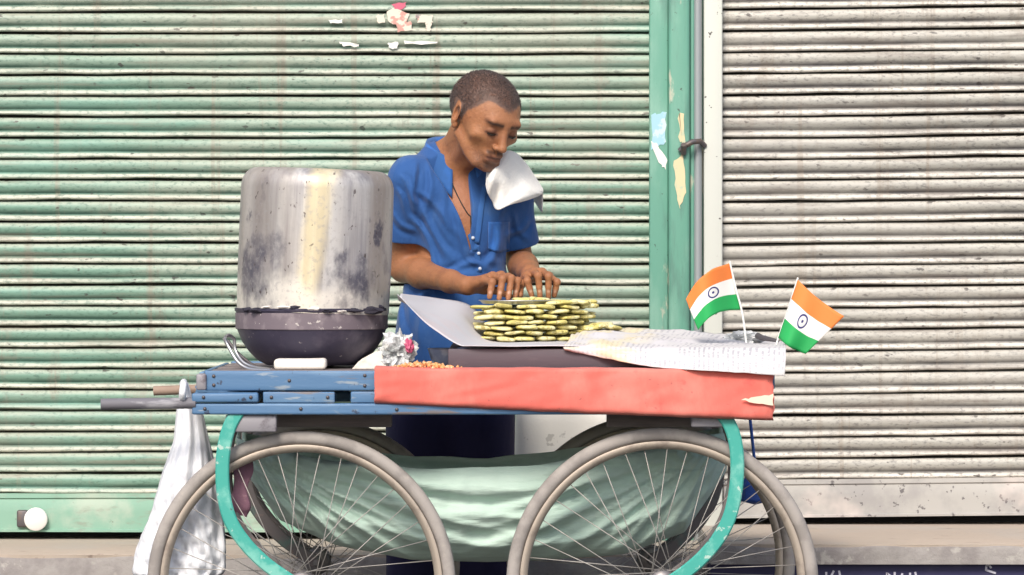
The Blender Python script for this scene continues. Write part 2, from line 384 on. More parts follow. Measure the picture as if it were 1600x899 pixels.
# newsprint: rows of broken dark dashes in columns
def news_extra(nt, cur, src):
    sep = nt.nodes.new('ShaderNodeSeparateXYZ'); nt.links.new(src, sep.inputs[0])
    u, v = sep.outputs[0], sep.outputs[1]
    row = nmath(nt, 'FRACT', nmath(nt, 'MULTIPLY', u, 46.0))
    rows = nmath(nt, 'LESS_THAN', row, .42)
    wd = nstep(nt, nnoise(nt, src, (46, 80, 1), 2), .44, .52)
    colm = nmath(nt, 'FRACT', nmath(nt, 'MULTIPLY', v, 4.0))
    gut = nmath(nt, 'MULTIPLY', nmath(nt, 'GREATER_THAN', colm, .08), nmath(nt, 'LESS_THAN', colm, .95))
    blk = nstep(nt, nnoise(nt, src, (5, 5, 1), 1), .40, .46)
    m = nmath(nt, 'MULTIPLY', nmath(nt, 'MULTIPLY', rows, wd), nmath(nt, 'MULTIPLY', gut, blk))
    cur = nmix(nt, nmath(nt, 'MULTIPLY', m, .42), cur, (.14, .14, .22))
    yl = nmath(nt, 'MULTIPLY', nstep(nt, u, .42, .30), nstep(nt, nnoise(nt, src, (6, 4, 1), 3), .42, .6))
    cur = nmix(nt, nmath(nt, 'MULTIPLY', yl, .55), cur, (.80, .66, .30))
    return cur
M['news'] = mat('newsprint', (.62, .61, .62), .85, 0, [((4, 4, 1), 4, .5, .7, (.68, .66, .72), .6)], coord='UV', extra=news_extra)
M['sheet'] = mat('grey_liner_paper', (.56, .56, .60), .6, 0, [((3, 3, 1), 4, .45, .65, (.60, .52, .53), .6)], coord='UV')

def flag_extra(nt, cur, src):
    sep = nt.nodes.new('ShaderNodeSeparateXYZ'); nt.links.new(src, sep.inputs[0])
    u, v = sep.outputs[0], sep.outputs[1]
    cur = nmix(nt, nmath(nt, 'GREATER_THAN', v, .667), (.84, .83, .79), (.82, .22, .045))
    cur = nmix(nt, nmath(nt, 'LESS_THAN', v, .333), cur, (.015, .36, .09))
    dx = nmath(nt, 'MULTIPLY', nmath(nt, 'SUBTRACT', u, .42), 1.15); dy = nmath(nt, 'SUBTRACT', v, .5)
    r = nmath(nt, 'SQRT', nmath(nt, 'ADD', nmath(nt, 'MULTIPLY', dx, dx), nmath(nt, 'MULTIPLY', dy, dy)))
    ring = nmath(nt, 'LESS_THAN', nmath(nt, 'ABSOLUTE', nmath(nt, 'SUBTRACT', r, .118)), .017)
    dot = nmath(nt, 'LESS_THAN', r, .030)
    a = nmath(nt, 'ARCTAN2', dy, dx)
    sp = nmath(nt, 'LESS_THAN', nmath(nt, 'ABSOLUTE', nmath(nt, 'SINE', nmath(nt, 'MULTIPLY', a, 12.0))), .35)
    sp = nmath(nt, 'MULTIPLY', nmath(nt, 'MULTIPLY', sp, nmath(nt, 'LESS_THAN', r, .118)), .55)
    m = nmath(nt, 'MAXIMUM', nmath(nt, 'MAXIMUM', ring, dot), sp)
    return nmix(nt, m, cur, (.03, .03, .16))
M['flag'] = mat('tricolour_cloth', (.8, .8, .8), .7, 0, [], coord='UV', extra=flag_extra)

def vcol_mat(name, rough, bump, spec=.4, sss=0.0, layers=()):
    def ex(nt, cur, src):
        a = nt.nodes.new('ShaderNodeAttribute'); a.attribute_name = 'Col'; return a.outputs['Color']
    m = mat(name, (1, 1, 1), rough, 0, layers, bump, coord='Position', spec=spec, extra=ex)
    if sss:
        b = m.node_tree.nodes['Principled BSDF']
        b.inputs['Subsurface Weight'].default_value = sss
        b.inputs['Subsurface Radius'].default_value = (.012, .005, .003); b.inputs['Subsurface Scale'].default_value = .6
    return m
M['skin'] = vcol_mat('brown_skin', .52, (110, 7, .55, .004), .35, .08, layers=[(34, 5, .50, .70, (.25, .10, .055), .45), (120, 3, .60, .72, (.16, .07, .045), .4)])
M['hair'] = mat('cropped_hair', (.085, .070, .074), .8, 0, [(900, 2, .48, .60, (.16, .13, .125), .8)], coord='Position')

# ------------------------------------------------------------------ the setting: street, plinths, wall
SH = 1.70                                   # shutters stand this far behind the front wheels
def rect(name, x0, x1, y0, y1, z, m):
    return obj(name, [(x0, y0, z), (x1, y0, z), (x1, y1, z), (x0, y1, z)], [(0, 1, 2, 3)], m, smooth=False)
tag(rect('ground', -400, 400, -400, 400, 0, M['asphalt']), kind='structure')

def slab(name, x0, x1, y0, y1, z0, z1, m, parent=None, amp=.004, nx=90):
    """a rendered step with an uneven worn arris: front face and top"""
    sec = [(y0, z0), (y0, lerp(z0, z1, .5)), (y0, z1-.012), (y0+.004, z1-.003), (y0+.012, z1), (lerp(y0, y1, .5), z1), (y1, z1), (y1, z0)]
    v, f = [], []
    for i in range(nx+1):
        x = lerp(x0, x1, i/nx)
        for j, (yy, zz) in enumerate(sec):
            k = amp if j in (2, 3, 4) else amp*.3 if j == 1 else 0
            v.append((x, yy+k*N(x*7, j*.4, 3)*1.5, zz+k*N(x*9, 7, 1+z1) if j != 7 else zz))
    n = len(sec)
    for i in range(nx):
        for j in range(n-1): f.append((i*n+j, (i+1)*n+j, (i+1)*n+j+1, i*n+j+1))
    f.append(tuple(range(n))[::-1]); f.append(tuple(range(nx*n, nx*n+n)))
    return auto_smooth(obj(name, v, f, m, parent), 40)

xl, xm, xr = -1.75, P(1090, 0, SH).x, 1.85
zl = P(0, 844, SH-.03).z; zr = P(0, 821, SH-.03).z
# left plinth: grey riser, top coloured paler as if sky-lit
s = tag(slab('plinth_left', xl, xm, 1.16, SH+.12, 0, zl-.004, M['riser']), kind='structure')
t_ = slab('lit_top', xl, xm-.003, 1.163, SH+.1, zl-.0035, zl, M['ledge'], s, amp=.003)
s = tag(slab('plinth_right', xm, xr, .985, SH+.12, zr-.052, zr-.004, M['riser']), kind='structure')
t_ = slab('lit_top', xm+.003, xr, .988, SH+.1, zr-.0035, zr, M['ledge'], s, amp=.003)  # paler top colour stands for sky light on the step
nb = box('step_riser', (xm, 1.01, 0), (xr, SH+.1, zr-.053), M['navy'], bev=0); tag(nb, kind='structure')
# remains of white lettering on the navy riser (only the tops show above the edge of the photograph)
def stroke(px0, py0, px1, py1, wpx=3.2):
    a, b = P(px0, py0, 1.007), P(px1, py1, 1.007); r = wpx*.5*10/F
    d = (b-a).normalized(); n = Vector((-d.z, 0, d.x))*r
    q = [a+n, a-n, b-n, b+n]
    e = Vector((0, .0025, 0))
    keep(obj('lettering', q+[p+e for p in q], [(0, 1, 2, 3), (7, 6, 5, 4), (0, 3, 7, 4), (1, 0, 4, 5), (2, 1, 5, 6), (3, 2, 6, 7)], M['letter'], smooth=False), nb)
for a in ((1291, 894, 1291, 912), (1303, 892, 1297, 904), (1297, 904, 1303, 911), (1303, 911, 1307, 904), (1311, 892, 1315, 911),
          (1386, 895, 1386, 912), (1386, 896, 1396, 904), (1398, 894, 1398, 911), (1410, 896, 1406, 911), (1422, 895, 1422, 911), (1430, 894, 1434, 911),
          (1541, 884, 1546, 883), (1541, 884, 1541, 892), (1546, 884, 1549, 888), (1541, 891, 1556, 896)):
    stroke(*a)
# masonry around the shutters, near-black backing added behind to darken the gap
tag(box('wall', (xl-.6, SH+.095, 0), (xr+.6, SH+.2, 3.6), M['dark_gap'], bev=0), 'dark backing added behind the shutters for the shaded gap', 'wall')
tag(box('lintel', (xl-.6, SH-.06, 2.06), (xr+.6, SH+.088, 3.5), M['wallp'], bev=.01), 'plastered lintel above both roller shutters', 'lintel')

for x0_, x1_, lb in ((xl-3.0, P(-172, 0, SH).x, 'plastered wall pier left of the green shutter'), (P(1792, 0, SH).x, xr+3.0, 'plastered wall pier right of the cream shutter')):
    tag(box('wall_pier', (x0_, SH-.058, 0), (x1_, SH+.3, 3.5), M['wallp'], bev=.01), lb, 'wall')
# ------------------------------------------------------------------ roller shutters
PROF = [(0, -26), (.064, -26), (.078, -3), (.13, 2.8), (.22, 6.2), (.31, 8.4), (.42, 8), (.53, 5.2), (.61, 2.0), (.66, -1.8), (.69, -3.4), (.72, -2.2), (.755, 2.4), (.80, 6.2), (.87, 10.2), (.925, 10), (.965, 7), (.985, 1), (1.0, -26)]
def slat_mesh(name, w, pitch, seed, m, nseg=56):
    v, f, pr = [], [], []
    n = len(PROF)
    for i in range(nseg+1):
        x = w*i/nseg
        sag = .0026*N(x*1.5, seed*3.1)+.0011*N(x*6, seed*1.7, 2)
        dent = 1+.22*N(x*2.3, seed*2.3, 5)
        lip = .05*N(x*2.1, seed, 9)+.025*N(x*8, seed, 4)
        for t, d in PROF:
            tt = t
            if t > .9: tt = t+max(-.05, min(1.6*lip+.012, .035))*(1 if t < .99 else 0)
            elif .09 < t < .2: tt = t+.3*lip
            v.append((x, -d*.001*dent if d > -20 else -d*.001, -tt*pitch+sag)); pr.append(t)
    for i in range(nseg):
        for j in range(n-1):
            a = i*n+j; f.append((a, a+1, a+n+1, a+n))
    o = obj(name, v, f, m)
    at = o.data.attributes.new('prof', 'FLOAT', 'POINT'); at.data.foreach_set('value', pr)
    return o

def shutter(name, px0, px1, first_py, n, pitch_px, m, mbar, bar_py, bar_end_py, label, seed, roll=0.0):
    sc_ = (D0+SH)/F
    x0, x1 = (px0-CX)*sc_, (px1-CX)*sc_
    pitch = pitch_px*sc_; ztop = P(0, first_py, SH).z
    root = empty(name, (x0, SH, P(0, bar_end_py, SH).z)); tag(root, label, 'shutter', 'roller shutters behind the cart')
    for k in range(n):
        o = slat_mesh('slat', x1-x0, pitch, seed+k, m)
        o.parent = root; o.location = (0, .0006*math.sin(k*5), ztop-k*pitch-root.location.z)
    zb0, zb1 = P(0, bar_py, SH).z, P(0, bar_end_py, SH).z
    v, f, nseg = [], [], 70
    sec = [(.006, zb0+.004), (-.008, zb0+.002), (-.009, zb0-.010), (-.004, zb0-.013), (-.006, zb0-.017), (-.007, lerp(zb0, zb1, .5)), (-.008, zb1+.008), (-.014, zb1+.006), (-.014, zb1), (.02, zb1), (.02, zb0)]
    for i in range(nseg+1):
        x = (x1-x0)*i/nseg
        for j, (yy, zz) in enumerate(sec):
            v.append((x, yy+.002*N(x*3, j, seed), zz-root.location.z+.0012*N(x*2.2, .3*j, seed+4)))
    q = len(sec)
    for i in range(nseg):
        for j in range(q): f.append((i*q+j, i*q+(j+1) % q, (i+1)*q+(j+1) % q, (i+1)*q+j))
    bar = auto_smooth(obj('bottom_bar', v, f, mbar, root), 40)
    root.rotation_euler = (0, -roll, 0)
    return root, bar
lsh, lbar = shutter('roller_shutter', -170, 1014, 18-32.75*3, 26, 32.75, M['slat_green'], M['bar_green'], 772, 831,
                    'green and cream roller shutter with worn paint, behind the vendor', 11)
rsh, rbar = shutter('roller_shutter', 1131, 1790, 14-33.45*3, 25, 33.45, M['slat_cream'], M['bar_cream'], 752, 810,
                    'dirty cream roller shutter to the right of the green pillar', 70, roll=math.radians(.62))
# lock on the left shutter's bottom bar
c = P(57, 811, SH-.012)
v, f = lathe([(0, 0), (.027, 0), (.031, .004), (.031, .018), (.027, .021), (.001, .022)], 28, 'y')
lk_ = obj('lock', [Vector((p[0], -p[1], p[2])) for p in v], [q[::-1] for q in f], M['lockm']); lk_.parent = lbar; lk_.location = c-Vector(lsh.location)
auto_smooth(lk_, 40)
b_ = box('hasp', c+Vector((-.052, -.012, -.022)), c+Vector((-.022, .006, .024)), M['iron'], bev=.005); b_.parent = lbar; b_.matrix_parent_inverse = Matrix.Translation(-Vector(lsh.location))

# ------------------------------------------------------------------ pillar between the shutters
def pxbox(name, px0, px1, py0, py1, y0, y1, m, parent=None, bev=.003, **k):
    a = P(px0, py1, y0); b = P(px1, py0, y0)
    return box(name, (a.x, y0, a.z), (b.x, y1, b.z), m, parent, bev, **k)
jr = empty('door_jamb', (P(1048, 0, SH-.05).x, SH-.02, .30)); tag(jr, 'green painted steel jamb with peeled patches between the shutters', 'pillar')
zt = 2.05
def upright(name, px0, px1, y0, y1, m, parent, z0=.3, bev=.004):
    a, b = P(px0, 0, y0).x, P(px1, 0, y0).x
    o = box(name, (a, y0, z0), (b, y1, zt), m, None, bev)
    if parent is not None: keep(o, parent)
    return o
upright('channel', 1015, 1044, SH-.050, SH+.03, M['jamb'], jr)
upright('channel', 1044.6, 1078, SH-.062, SH+.03, M['jamb'], jr, bev=.009)
upright('flange', 1078.4, 1085, SH-.040, SH+.03, M['jamb'], jr)
upright('backing_strip', 1085.2, 1099, SH-.010, SH+.03, M['jamb'], jr)
def patch(name, pts, y, m, parent, th=.0016):
    q = [P(a, b, y) for a, b in pts]; e = Vector((0, th, 0)); n = len(q)
    fs = [tuple(range(n))[::-1], tuple(range(n, 2*n))]+[(i, (i+1) % n, n+(i+1) % n, n+i) for i in range(n)]
    o = obj(name, q+[p+e for p in q], fs, m, smooth=False)
    if parent is not None: keep(o, parent)
    return o
def rough_poly(pts, n=5, amp=2.0):
    out = []
    for i, (a, b) in enumerate(pts):
        c_, d_ = pts[(i+1) % len(pts)]
        for j in range(n):
            t = j/n; out.append((lerp(a, c_, t)+rnd.uniform(-amp, amp), lerp(b, d_, t)+rnd.uniform(-amp, amp)))
    return out
patch('peeled_patch', rough_poly([(1018, 178), (1041, 176), (1041, 222), (1019, 236)]), SH-.0517, M['patch_b'], jr)
patch('peeled_patch', rough_poly([(1018, 222), (1026, 226), (1042, 246), (1042, 265), (1030, 255)], 4), SH-.0522, M['patch_w'], jr)
patch('peeled_patch', rough_poly([(1060, 176), (1070, 178), (1071, 225), (1062, 222)], 5), SH-.0637, M['patch_c'], jr)
patch('peeled_patch', rough_poly([(1053, 250), (1069, 240), (1071, 300), (1062, 328), (1056, 300)], 5), SH-.0637, M['patch_c'], jr)
pr_ = tube('drain_pipe', [P(1090, 0, SH-.03)*1 + Vector((0, 0, zt-P(1090, 0, SH-.03).z)), Vector((P(1090, 0, SH-.03).x, SH-.03, .3))], .0125, M['pipe'], n=16)
tag(pr_, 'thin grey vertical pipe between green jamb and white post', 'pipe')
cl = P(1082, 226, SH-.06)
keep(tube('clamp', [P(1062, 236, SH-.07), P(1070, 228, SH-.075), P(1082, 222, SH-.075), P(1094, 221, SH-.06), P(1101, 228, SH-.045)], .0075, M['iron'], n=8), pr_)
keep(tube('bolt', [P(1068, 240, SH-.068), P(1068, 226, SH-.09)], .008, M['iron'], n=8), pr_)
wp = empty('white_post', (P(1115, 0, SH).x, SH, .3)); tag(wp, 'narrow white painted post beside the cream shutter', 'post')
upright('face', 1100, 1129, SH-.045, SH+.03, M['post'], wp)

# torn poster remains on the green shutter
tp = empty('torn_poster', P(632, 40, SH-.01)); tag(tp, 'torn white and pink poster scraps stuck high on the green shutter', 'poster')
for k, (pts, m) in enumerate([([(604, 18), (618, 12), (640, 22), (634, 40), (608, 36)], 'paper'), ([(612, 6), (634, 4), (632, 14), (618, 15)], 'pink'),
                 ([(618, 36), (642, 34), (644, 48), (622, 50)], 'paper'), ([(650, 24), (676, 24), (676, 36), (652, 36)], 'paper'),
                 ([(588, 24), (600, 22), (601, 35), (590, 36)], 'paper'), ([(664, 36), (674, 36), (672, 50), (666, 48)], 'paper'),
                 ([(530, 66), (562, 68), (560, 73), (536, 72)], 'patch_w'), ([(606, 68), (622, 66), (620, 76), (608, 76)], 'patch_w'), ([(630, 64), (686, 65), (682, 69), (632, 69)], 'patch_w'),
                 ([(512, 32), (536, 31), (534, 37), (516, 36)], 'patch_w')]):
    patch('paper_scrap', rough_poly(pts, 4, 1.3), SH-.0125-.0004*k, M[m], tp, .0012)

# ------------------------------------------------------------------ handcart
cart = empty('handcart', (P(750, 0, .38).x, .38, 0))
tag(cart, 'blue wooden four wheeled handcart with teal wheel brackets', 'handcart')
YF, YR = -.055, .80                                    # front and rear edge of the deck
def fx(px, y=YF): return (px-CX)*(D0+y)/F
def fz(py, y=YF): return HZ+(HOR-py)*(D0+y)/F
ZB, ZB1, ZD0, ZD1 = fz(648), fz(630.5), fz(610.5), fz(580)
for yy in (YF, YR-.05):
    box('side_beam', (fx(300), yy-.008, ZB), (fx(1146), yy+.045, ZB1), M['blue'], cart, .004, jitter=.0012, cuts=3)
for i, (a, b, z0, z1) in enumerate(((304, 403, fz(628), fz(613.5)), (411, 523, ZB1+.001, fz(612.5)), (548, 640, ZB1+.001, fz(612)), (1010, 1130, ZB1+.001, fz(612)))):
    for yy in (YF-.003, YR-.04):
        box('spacer_block', (fx(a), yy, z0), (fx(b), yy+.04, z1), M['blue'], cart, .003)
for yy, zz in ((YF-.002, 0), (YR-.03, 0)):
    box('top_board', (fx(320), yy, ZD0), (fx(1203), yy+.022, ZD1), M['blue'], cart, .003, jitter=.001, cuts=3)
for xa in (fx(318)-.012, fx(1203)+.001):
    box('end_board', (xa, YF+.03, ZD0+.002), (xa+.012, YR-.04, ZD1-.003), M['blue'], cart, .003)
ny = 7; y0_, y1_ = YF+.024, YR-.034
for i in range(ny):
    a = lerp(y0_, y1_, i/ny)+.0015; b = lerp(y0_, y1_, (i+1)/ny)-.0015
    box('deck_plank', (fx(321), a, ZD1-.022), (fx(1202), b, ZD1-.004+.0012*(i % 2)), M['plank'], cart, .002)
for px in (345, 560, 900, 1120):
    box('cross_beam', (fx(px), YF+.05, ZB+.004), (fx(px)+.045, YR-.06, ZB1-.003), M['blue'], cart, .003)
# corner iron at the left end
box('corner_bracket', (fx(307), YF-.010, ZD0+.001), (fx(323), YF+.03, ZD1-.006), M['dust_metal'], cart, .004)
box('hanger_bracket', (fx(352), YF+.003, fz(676)), (fx(432), YF+.03, ZB-.001), M['dust_metal'], cart, .004)
box('hanger_bracket', (fx(1080), YF+.003, fz(668)), (fx(1140), YF+.03, ZB-.001), M['dust_metal'], cart, .004)
for px, py in ((334, 588), (334, 602), (452, 595), (570, 587), (570, 603), (318, 621), (392, 621), (424, 621), (512, 621), (320, 639), (470, 639), (620, 640)):
    yn = YF-(.0015 if py < 611 else .0035 if py < 630 else .0085)
    if py == 621 and px < 404: yn = YF-.0125
    v, f = lathe([(0, -.0035), (.0028, -.003), (.0042, -.0008), (.0042, .004)], 10, 'y', Vector((fx(px, yn), yn, fz(py, yn))))
    keep(obj('nail', v, f, M['iron']), cart)
# push handles
hb = box('handle', (fx(300), YF-.012, fz(629)), (fx(404), YF+.022, fz(614.5)), M['blue'], cart, .004)
g_ = tube('grip', [Vector((fx(158), YF, fz(632))), Vector((fx(175), YF, fz(631.5))), Vector((fx(306), YF, fz(630)))], .0128, M['grip'], n=16); g_.parent = hb
yr = YR-.03
hb2 = box('handle', (fx(305, yr), yr-.012, fz(616, yr)), (fx(420, yr), yr+.022, fz(602, yr)), M['blue'], cart, .004)
g_ = tube('grip', [Vector((fx(240, yr), yr, fz(611, yr))), Vector((fx(322, yr), yr, fz(608, yr)))], .0118, M['woodh'], n=14); g_.parent = hb2

M['rustb'] = mat('rusty_bracket', (.17, .15, .15), .7, .2, [(18, 5, .5, .7, (.10, .22, .19), .6), (40, 4, .55, .7, (.28, .20, .18), .7)], coord='Position')
for a, b in ((432, 612), (948, 1144)):
    for yy in (.10, .60):
        box('shadow_beam', (fx(a, yy), yy, fz(668, yy)), (fx(b, yy), yy+.04, ZB-.0005), M['plank'], cart, .003)  # added to stand for the deep shadow under the deck
# wheels
R = .3495
def torus(Rm, r, n=112, m=12, sq=1.0):
    v, f = [], []
    for i in range(n):
        a = 2*math.pi*i/n
        for j in range(m):
            b = 2*math.pi*j/m
            rr = Rm+r*sq*math.cos(b)
            v.append((rr*math.cos(a), r*.95*math.sin(b), rr*math.sin(a)))
    for i in range(n):
        for j in range(m):
            f.append((i*m+j, ((i+1) % n)*m+j, ((i+1) % n)*m+(j+1) % m, i*m+(j+1) % m))
    return v, f
v, f = torus(R-.0152, .0152); tyre_me = obj('tyre', v, f, M['tyre']).data
v, f = lathe([(R-.030, -.0115), (R-.035, -.0132), (R-.040, -.0115), (R-.046, -.006), (R-.048, 0), (R-.046, .006), (R-.040, .0115), (R-.035, .0132), (R-.030, .0115), (R-.032, 0), (R-.030, -.0115)], 112, 'y')
rim_me = obj('wheel', v, f, M['rim']).data
v, f = lathe([(.0, -.055), (.009, -.055), (.009, -.036), (.015, -.036), (.032, -.034), (.033, -.029), (.017, -.026), (.015, 0), (.017, .026), (.033, .029), (.032, .034), (.015, .036), (.009, .036), (.009, .055), (0, .055)], 24, 'y')
hub_me = obj('hub', v, f, M['hub']).data
def spoke_me(side, lead):
    a0 = math.radians(70)*lead
    p0 = Vector((.029*math.cos(a0), side*.030, .029*math.sin(a0))); p1 = Vector((R-.047, side*.002, 0))
    v, f = sweep([p0, lerp(p0, p1, .5), p1], circ(.00115, 5)); o = obj('spoke', v, f, M['spoke']); return o.data
spokes = [spoke_me(s_, l_) for s_, l_ in ((-1, 1), (1, 1), (-1, -1), (1, -1))]
for o in [o for o in COL.objects if o.name.split('.')[0] in ('tyre', 'wheel', 'hub', 'spoke') and o.parent is None]: bpy.data.objects.remove(o)
def inst(name, me, parent, loc=(0, 0, 0), rot=(0, 0, 0)):
    o = bpy.data.objects.new(name, me); COL.objects.link(o); o.parent = parent; o.location = loc; o.rotation_euler = rot; return o
WX = (fx(471, 0), fx(1035, 0)); YW = (0.0, .74)
for wi, wx in enumerate(WX):
    for wj, wy in enumerate(YW):
        wz = R if wi == 0 else R+.004
        a0 = rnd.uniform(0, 6)
        wh = inst('wheel', rim_me, cart, Vector((wx, wy, wz))-Vector(cart.location), (0, a0, math.radians(rnd.uniform(-.6, .6))))
        if wi: wh.scale = (1.012, 1, 1.012)
        inst('tyre', tyre_me, wh); inst('hub', hub_me, wh)
        for k in range(40):
            inst('spoke', spokes[k % 4], wh, (0, 0, 0), (0, 2*math.pi*k/40+rnd.uniform(-.012, .012), 0))
        # curved teal brackets that carry the axle, one on each side of the wheel
        if wi == 0: pts = [(374, 640), (360, 664), (351, 695), (347.5, 732), (350, 775), (361, 815), (384, 850), (414, 880), (446, 903), (471, 913)]
        else: pts = [(1122, 640), (1139, 662), (1149, 692), (1152, 732), (1148, 775), (1137, 815), (1116, 850), (1088, 880), (1058, 903), (1035, 911)]
        for off in (-.052, .046):
            q = [Vector((fx(a, -.05), wy+off, max(fz(b, -.05), .0))) for a, b in pts]
            q[-1].z = wz; q[-1].x = wx
            vv, ff = sweep(spline(q, 5), rrect(.0155, .0055, .003))
            keep(auto_smooth(obj('axle_bracket', vv, ff, M['teal'] if off < 0 and wj == 0 else M['rustb']), 40), cart)
        keep(tube('axle', [Vector((wx, wy-.066, wz)), Vector((wx, wy+.062, wz))], .0075, M['hub'], n=12), cart)

# ------------------------------------------------------------------ red cloth wrapped over the front edge
xa, xb = fx(585, -.075), fx(1209, -.075)
def redf(u, v):
    x = lerp(xa, xb, u)
    top = fz(lerp(574, 583, u)+1.5*math.sin(u*9), -.075); bot = fz(interp(u, [0, .2, .5, 1], [630, 636, 645, 657]), -.075)
    if v < .3:
        t = v/.3; y = lerp(.05, -.069, t); z = max(ZD1+.004, top-.001)+.002*N(x*14, y*20)
        return Vector((x, y, z))
    t = (v-.3)/.7
    y = -.070-.006*math.sin(t*math.pi)*(.6+.6*N(x*6, t*2))-.003*N(x*18+t*3, t*3)-.010*t*t*interp(u, [0, .4, 1], [.2, .8, 1.2])
    z = lerp(max(ZD1+.004, top-.001), bot, t)+.0015*N(x*25, t)
    if u > .985: y += .004
    if t > .93: y += .010*(t-.93)/.07
    x += .006*N(t*6, 3)*(1 if u > .5 else .3)*abs(2*u-1)**6
    return Vector((x, y, z))
v, f, uv = grid(redf, 130, 26)
rc = obj('red_cloth', v, f, M['redcloth'], uvs=uv); solid(rc, .003)
tag(rc, 'faded salmon red cloth wrapped along the front edge of the cart', 'cloth')
tr = patch('bare_patch', rough_poly([(1158, 624), (1180, 621), (1209, 616), (1208, 633), (1185, 631)], 4, 1.2), -.0885, M['cream_tear'], None); tr.parent = rc
tr['label'] = 'cream bare patch at the torn right end'

# ------------------------------------------------------------------ tray, liner sheet, newspaper
ZT = .884
tray = empty('serving_tray', (fx(850, .3), .3, ZD1)); tag(tray, 'dark wooden tray under the papers and the yellow snacks', 'tray')
tx0, tx1 = fx(700, .06), fx(1190, .06)
box('front_rail', (tx0, .055, ZD1+.001), (tx1, .075, ZT), M['tray'], tray, .003)
box('back_rail', (tx0, .735, ZD1+.001), (tx1, .755, ZT), M['tray'], tray, .003)
box('end_rail', (tx0, .0755, ZD1+.001), (tx0+.02, .7345, ZT-.001), M['tray'], tray, .003)
box('end_rail', (tx1-.02, .0755, ZD1+.001), (tx1, .7345, ZT-.001), M['tray'], tray, .003)
box('base_board', (tx0+.0205, .0757, ZT-.022), (tx1-.0205, .7343, ZT-.004), M['tray'], tray, .002)
fr = [P(621, 460, .20), P(648, 488, .16), P(680, 516, .10), P(722, 541, .05), P(765, 547, .04), P(830, 547, .045), P(890, 546, .05), P(950, 546, .06)]
bk = [P(626, 459, .34), P(680, 466, .56), P(735, 478, .66), P(770, 520, .68), P(800, 530, .72), P(840, 530, .72), P(890, 530, .72), P(950, 530, .72)]
def sheetf(u, v):
    p = lerp(pl(u, fr), pl(u, bk), v)
    if u > .42: p.z = max(p.z, ZT+.0055+.001*(1+N(u*9, v*5)))
    if .0 < v < 1: p.z -= .018*math.sin(math.pi*v)*max(0, .45-u)*2
    p.z += .002*N(u*7, v*6)
    return p
v, f, uv = grid(sheetf, 60, 22)
o = obj('liner_sheet', v, f, M['sheet'], uvs=uv); solid(o, .0012)
tag(o, 'grey white liner sheet curling up at the left of the snack stack', 'paper sheet')
topb = [P(905, 520, .60), P(960, 515, .66), P(1050, 516, .70), (P(1120, 522, .70)), P(1190, 536, .68), P(1226, 546, .66)]
midf = [P(880, 543, .052), P(940, 541, .050), P(1010, 545, .046), P(1080, 549, .02), P(1150, 553, -.04), P(1228, 557, -.075)]
botf = [P(882, 547, .048), P(940, 559, .042), P(1010, 572, -.02), P(1080, 578, -.082), P(1150, 582, -.088), P(1226, 588, -.092)]
def newsf(u, v):
    if v < .62:
        t = v/.62; p = lerp(pl(u, topb), pl(u, midf), t)
        p.z += .010*math.sin(math.pi*t)*(.5+N(u*4, t*3))+.006*N(u*13, t*7, 2)+.004*abs(N(u*22, t*12, 5))
        p.z = max(p.z, ZT+.004)
        return p
    t = (v-.62)/.38; p = lerp(pl(u, midf), pl(u, botf), t)
    p.y -= .010*math.sin(math.pi*t)*(.6+.8*N(u*9, t)); p.z += .0015*N(u*22, t*4)
    return p
v, f, uv = grid(newsf, 90, 40)
o = obj('newspaper', v, f, M['news'], uvs=uv); solid(o, .0012)
tag(o, 'crumpled printed newspaper spread over the right end of the cart', 'newspaper')

# ------------------------------------------------------------------ stack of flat yellow snacks
snack_mes = []
for k in range(5):
    bm = bmesh.new(); bmesh.ops.create_uvsphere(bm, u_segments=18, v_segments=10, radius=1)
    for vv in bm.verts:
        x, y, z = vv.co; a = math.atan2(y, x)
        sx = math.copysign(abs(x)**.55, x); sy = math.copysign(abs(y)**.55, y)
        w_ = 1+.10*N(math.cos(a)*1.6+k*5, math.sin(a)*1.6)+.07*N(math.cos(a)*4, math.sin(a)*4+k*3)
        vv.co = Vector((sx*.0245*w_, sy*.031*w_, math.copysign(abs(z)**.6, z)*.0050*(1+.25*N(x*1.5+k, y*1.5))+.0016*N(x*1.3, y*1.3, k*2.7)))
    me = bpy.data.meshes.new('snack'); bm.to_mesh(me); bm.free(); me.materials.append(M['snack'])
    me.polygons.foreach_set('use_smooth', [True]*len(me.polygons)); snack_mes.append(me)
LAYER = .0128; SX0, SX1 = fx(756, .5), fx(914, .55)
ORD = ('bottom', 'second', 'third', 'fourth', 'fifth', 'sixth', 'seventh'); NTH = ('first', 'second', 'third', 'fourth', 'fifth', 'sixth', 'seventh')
def snack(x, y, z, rz, label, tilt=0):
    o = bpy.data.objects.new('snack', rnd.choice(snack_mes)); COL.objects.link(o); o.location = (x, y, z)
    o.rotation_euler = (rnd.uniform(-.07, .07), tilt+rnd.uniform(-.09, .09), rz+rnd.uniform(-.16, .16)+rnd.choice((0, math.pi)))
    o.scale = (rnd.uniform(.92, 1.14), rnd.uniform(.9, 1.1), rnd.uniform(.8, 1.2))
    tag(o, label, 'snack', 'yellow snacks stacked on the tray'); return o
for L in range(7):
    z = ZT+.0145+L*LAYER
    for row in range(2):
        n = 6 if (L+row) % 2 == 0 else 5
        for k in range(n):
            t = (k+(.0 if n == 6 else .5))/5
            arc = .455+.20*(t-.30)**2+.02*t
            snack(lerp(SX0, SX1, t)+rnd.uniform(-.007, .007), arc+row*.064+rnd.uniform(-.006, .006)+.002*L, z-row*LAYER*.5+rnd.uniform(-.0012, .0012), (t-.3)*.9,
                  'flat yellow snack, %s from the left in the %s row of the %s layer' % (NTH[k], ('front', 'back')[row], ORD[L]))
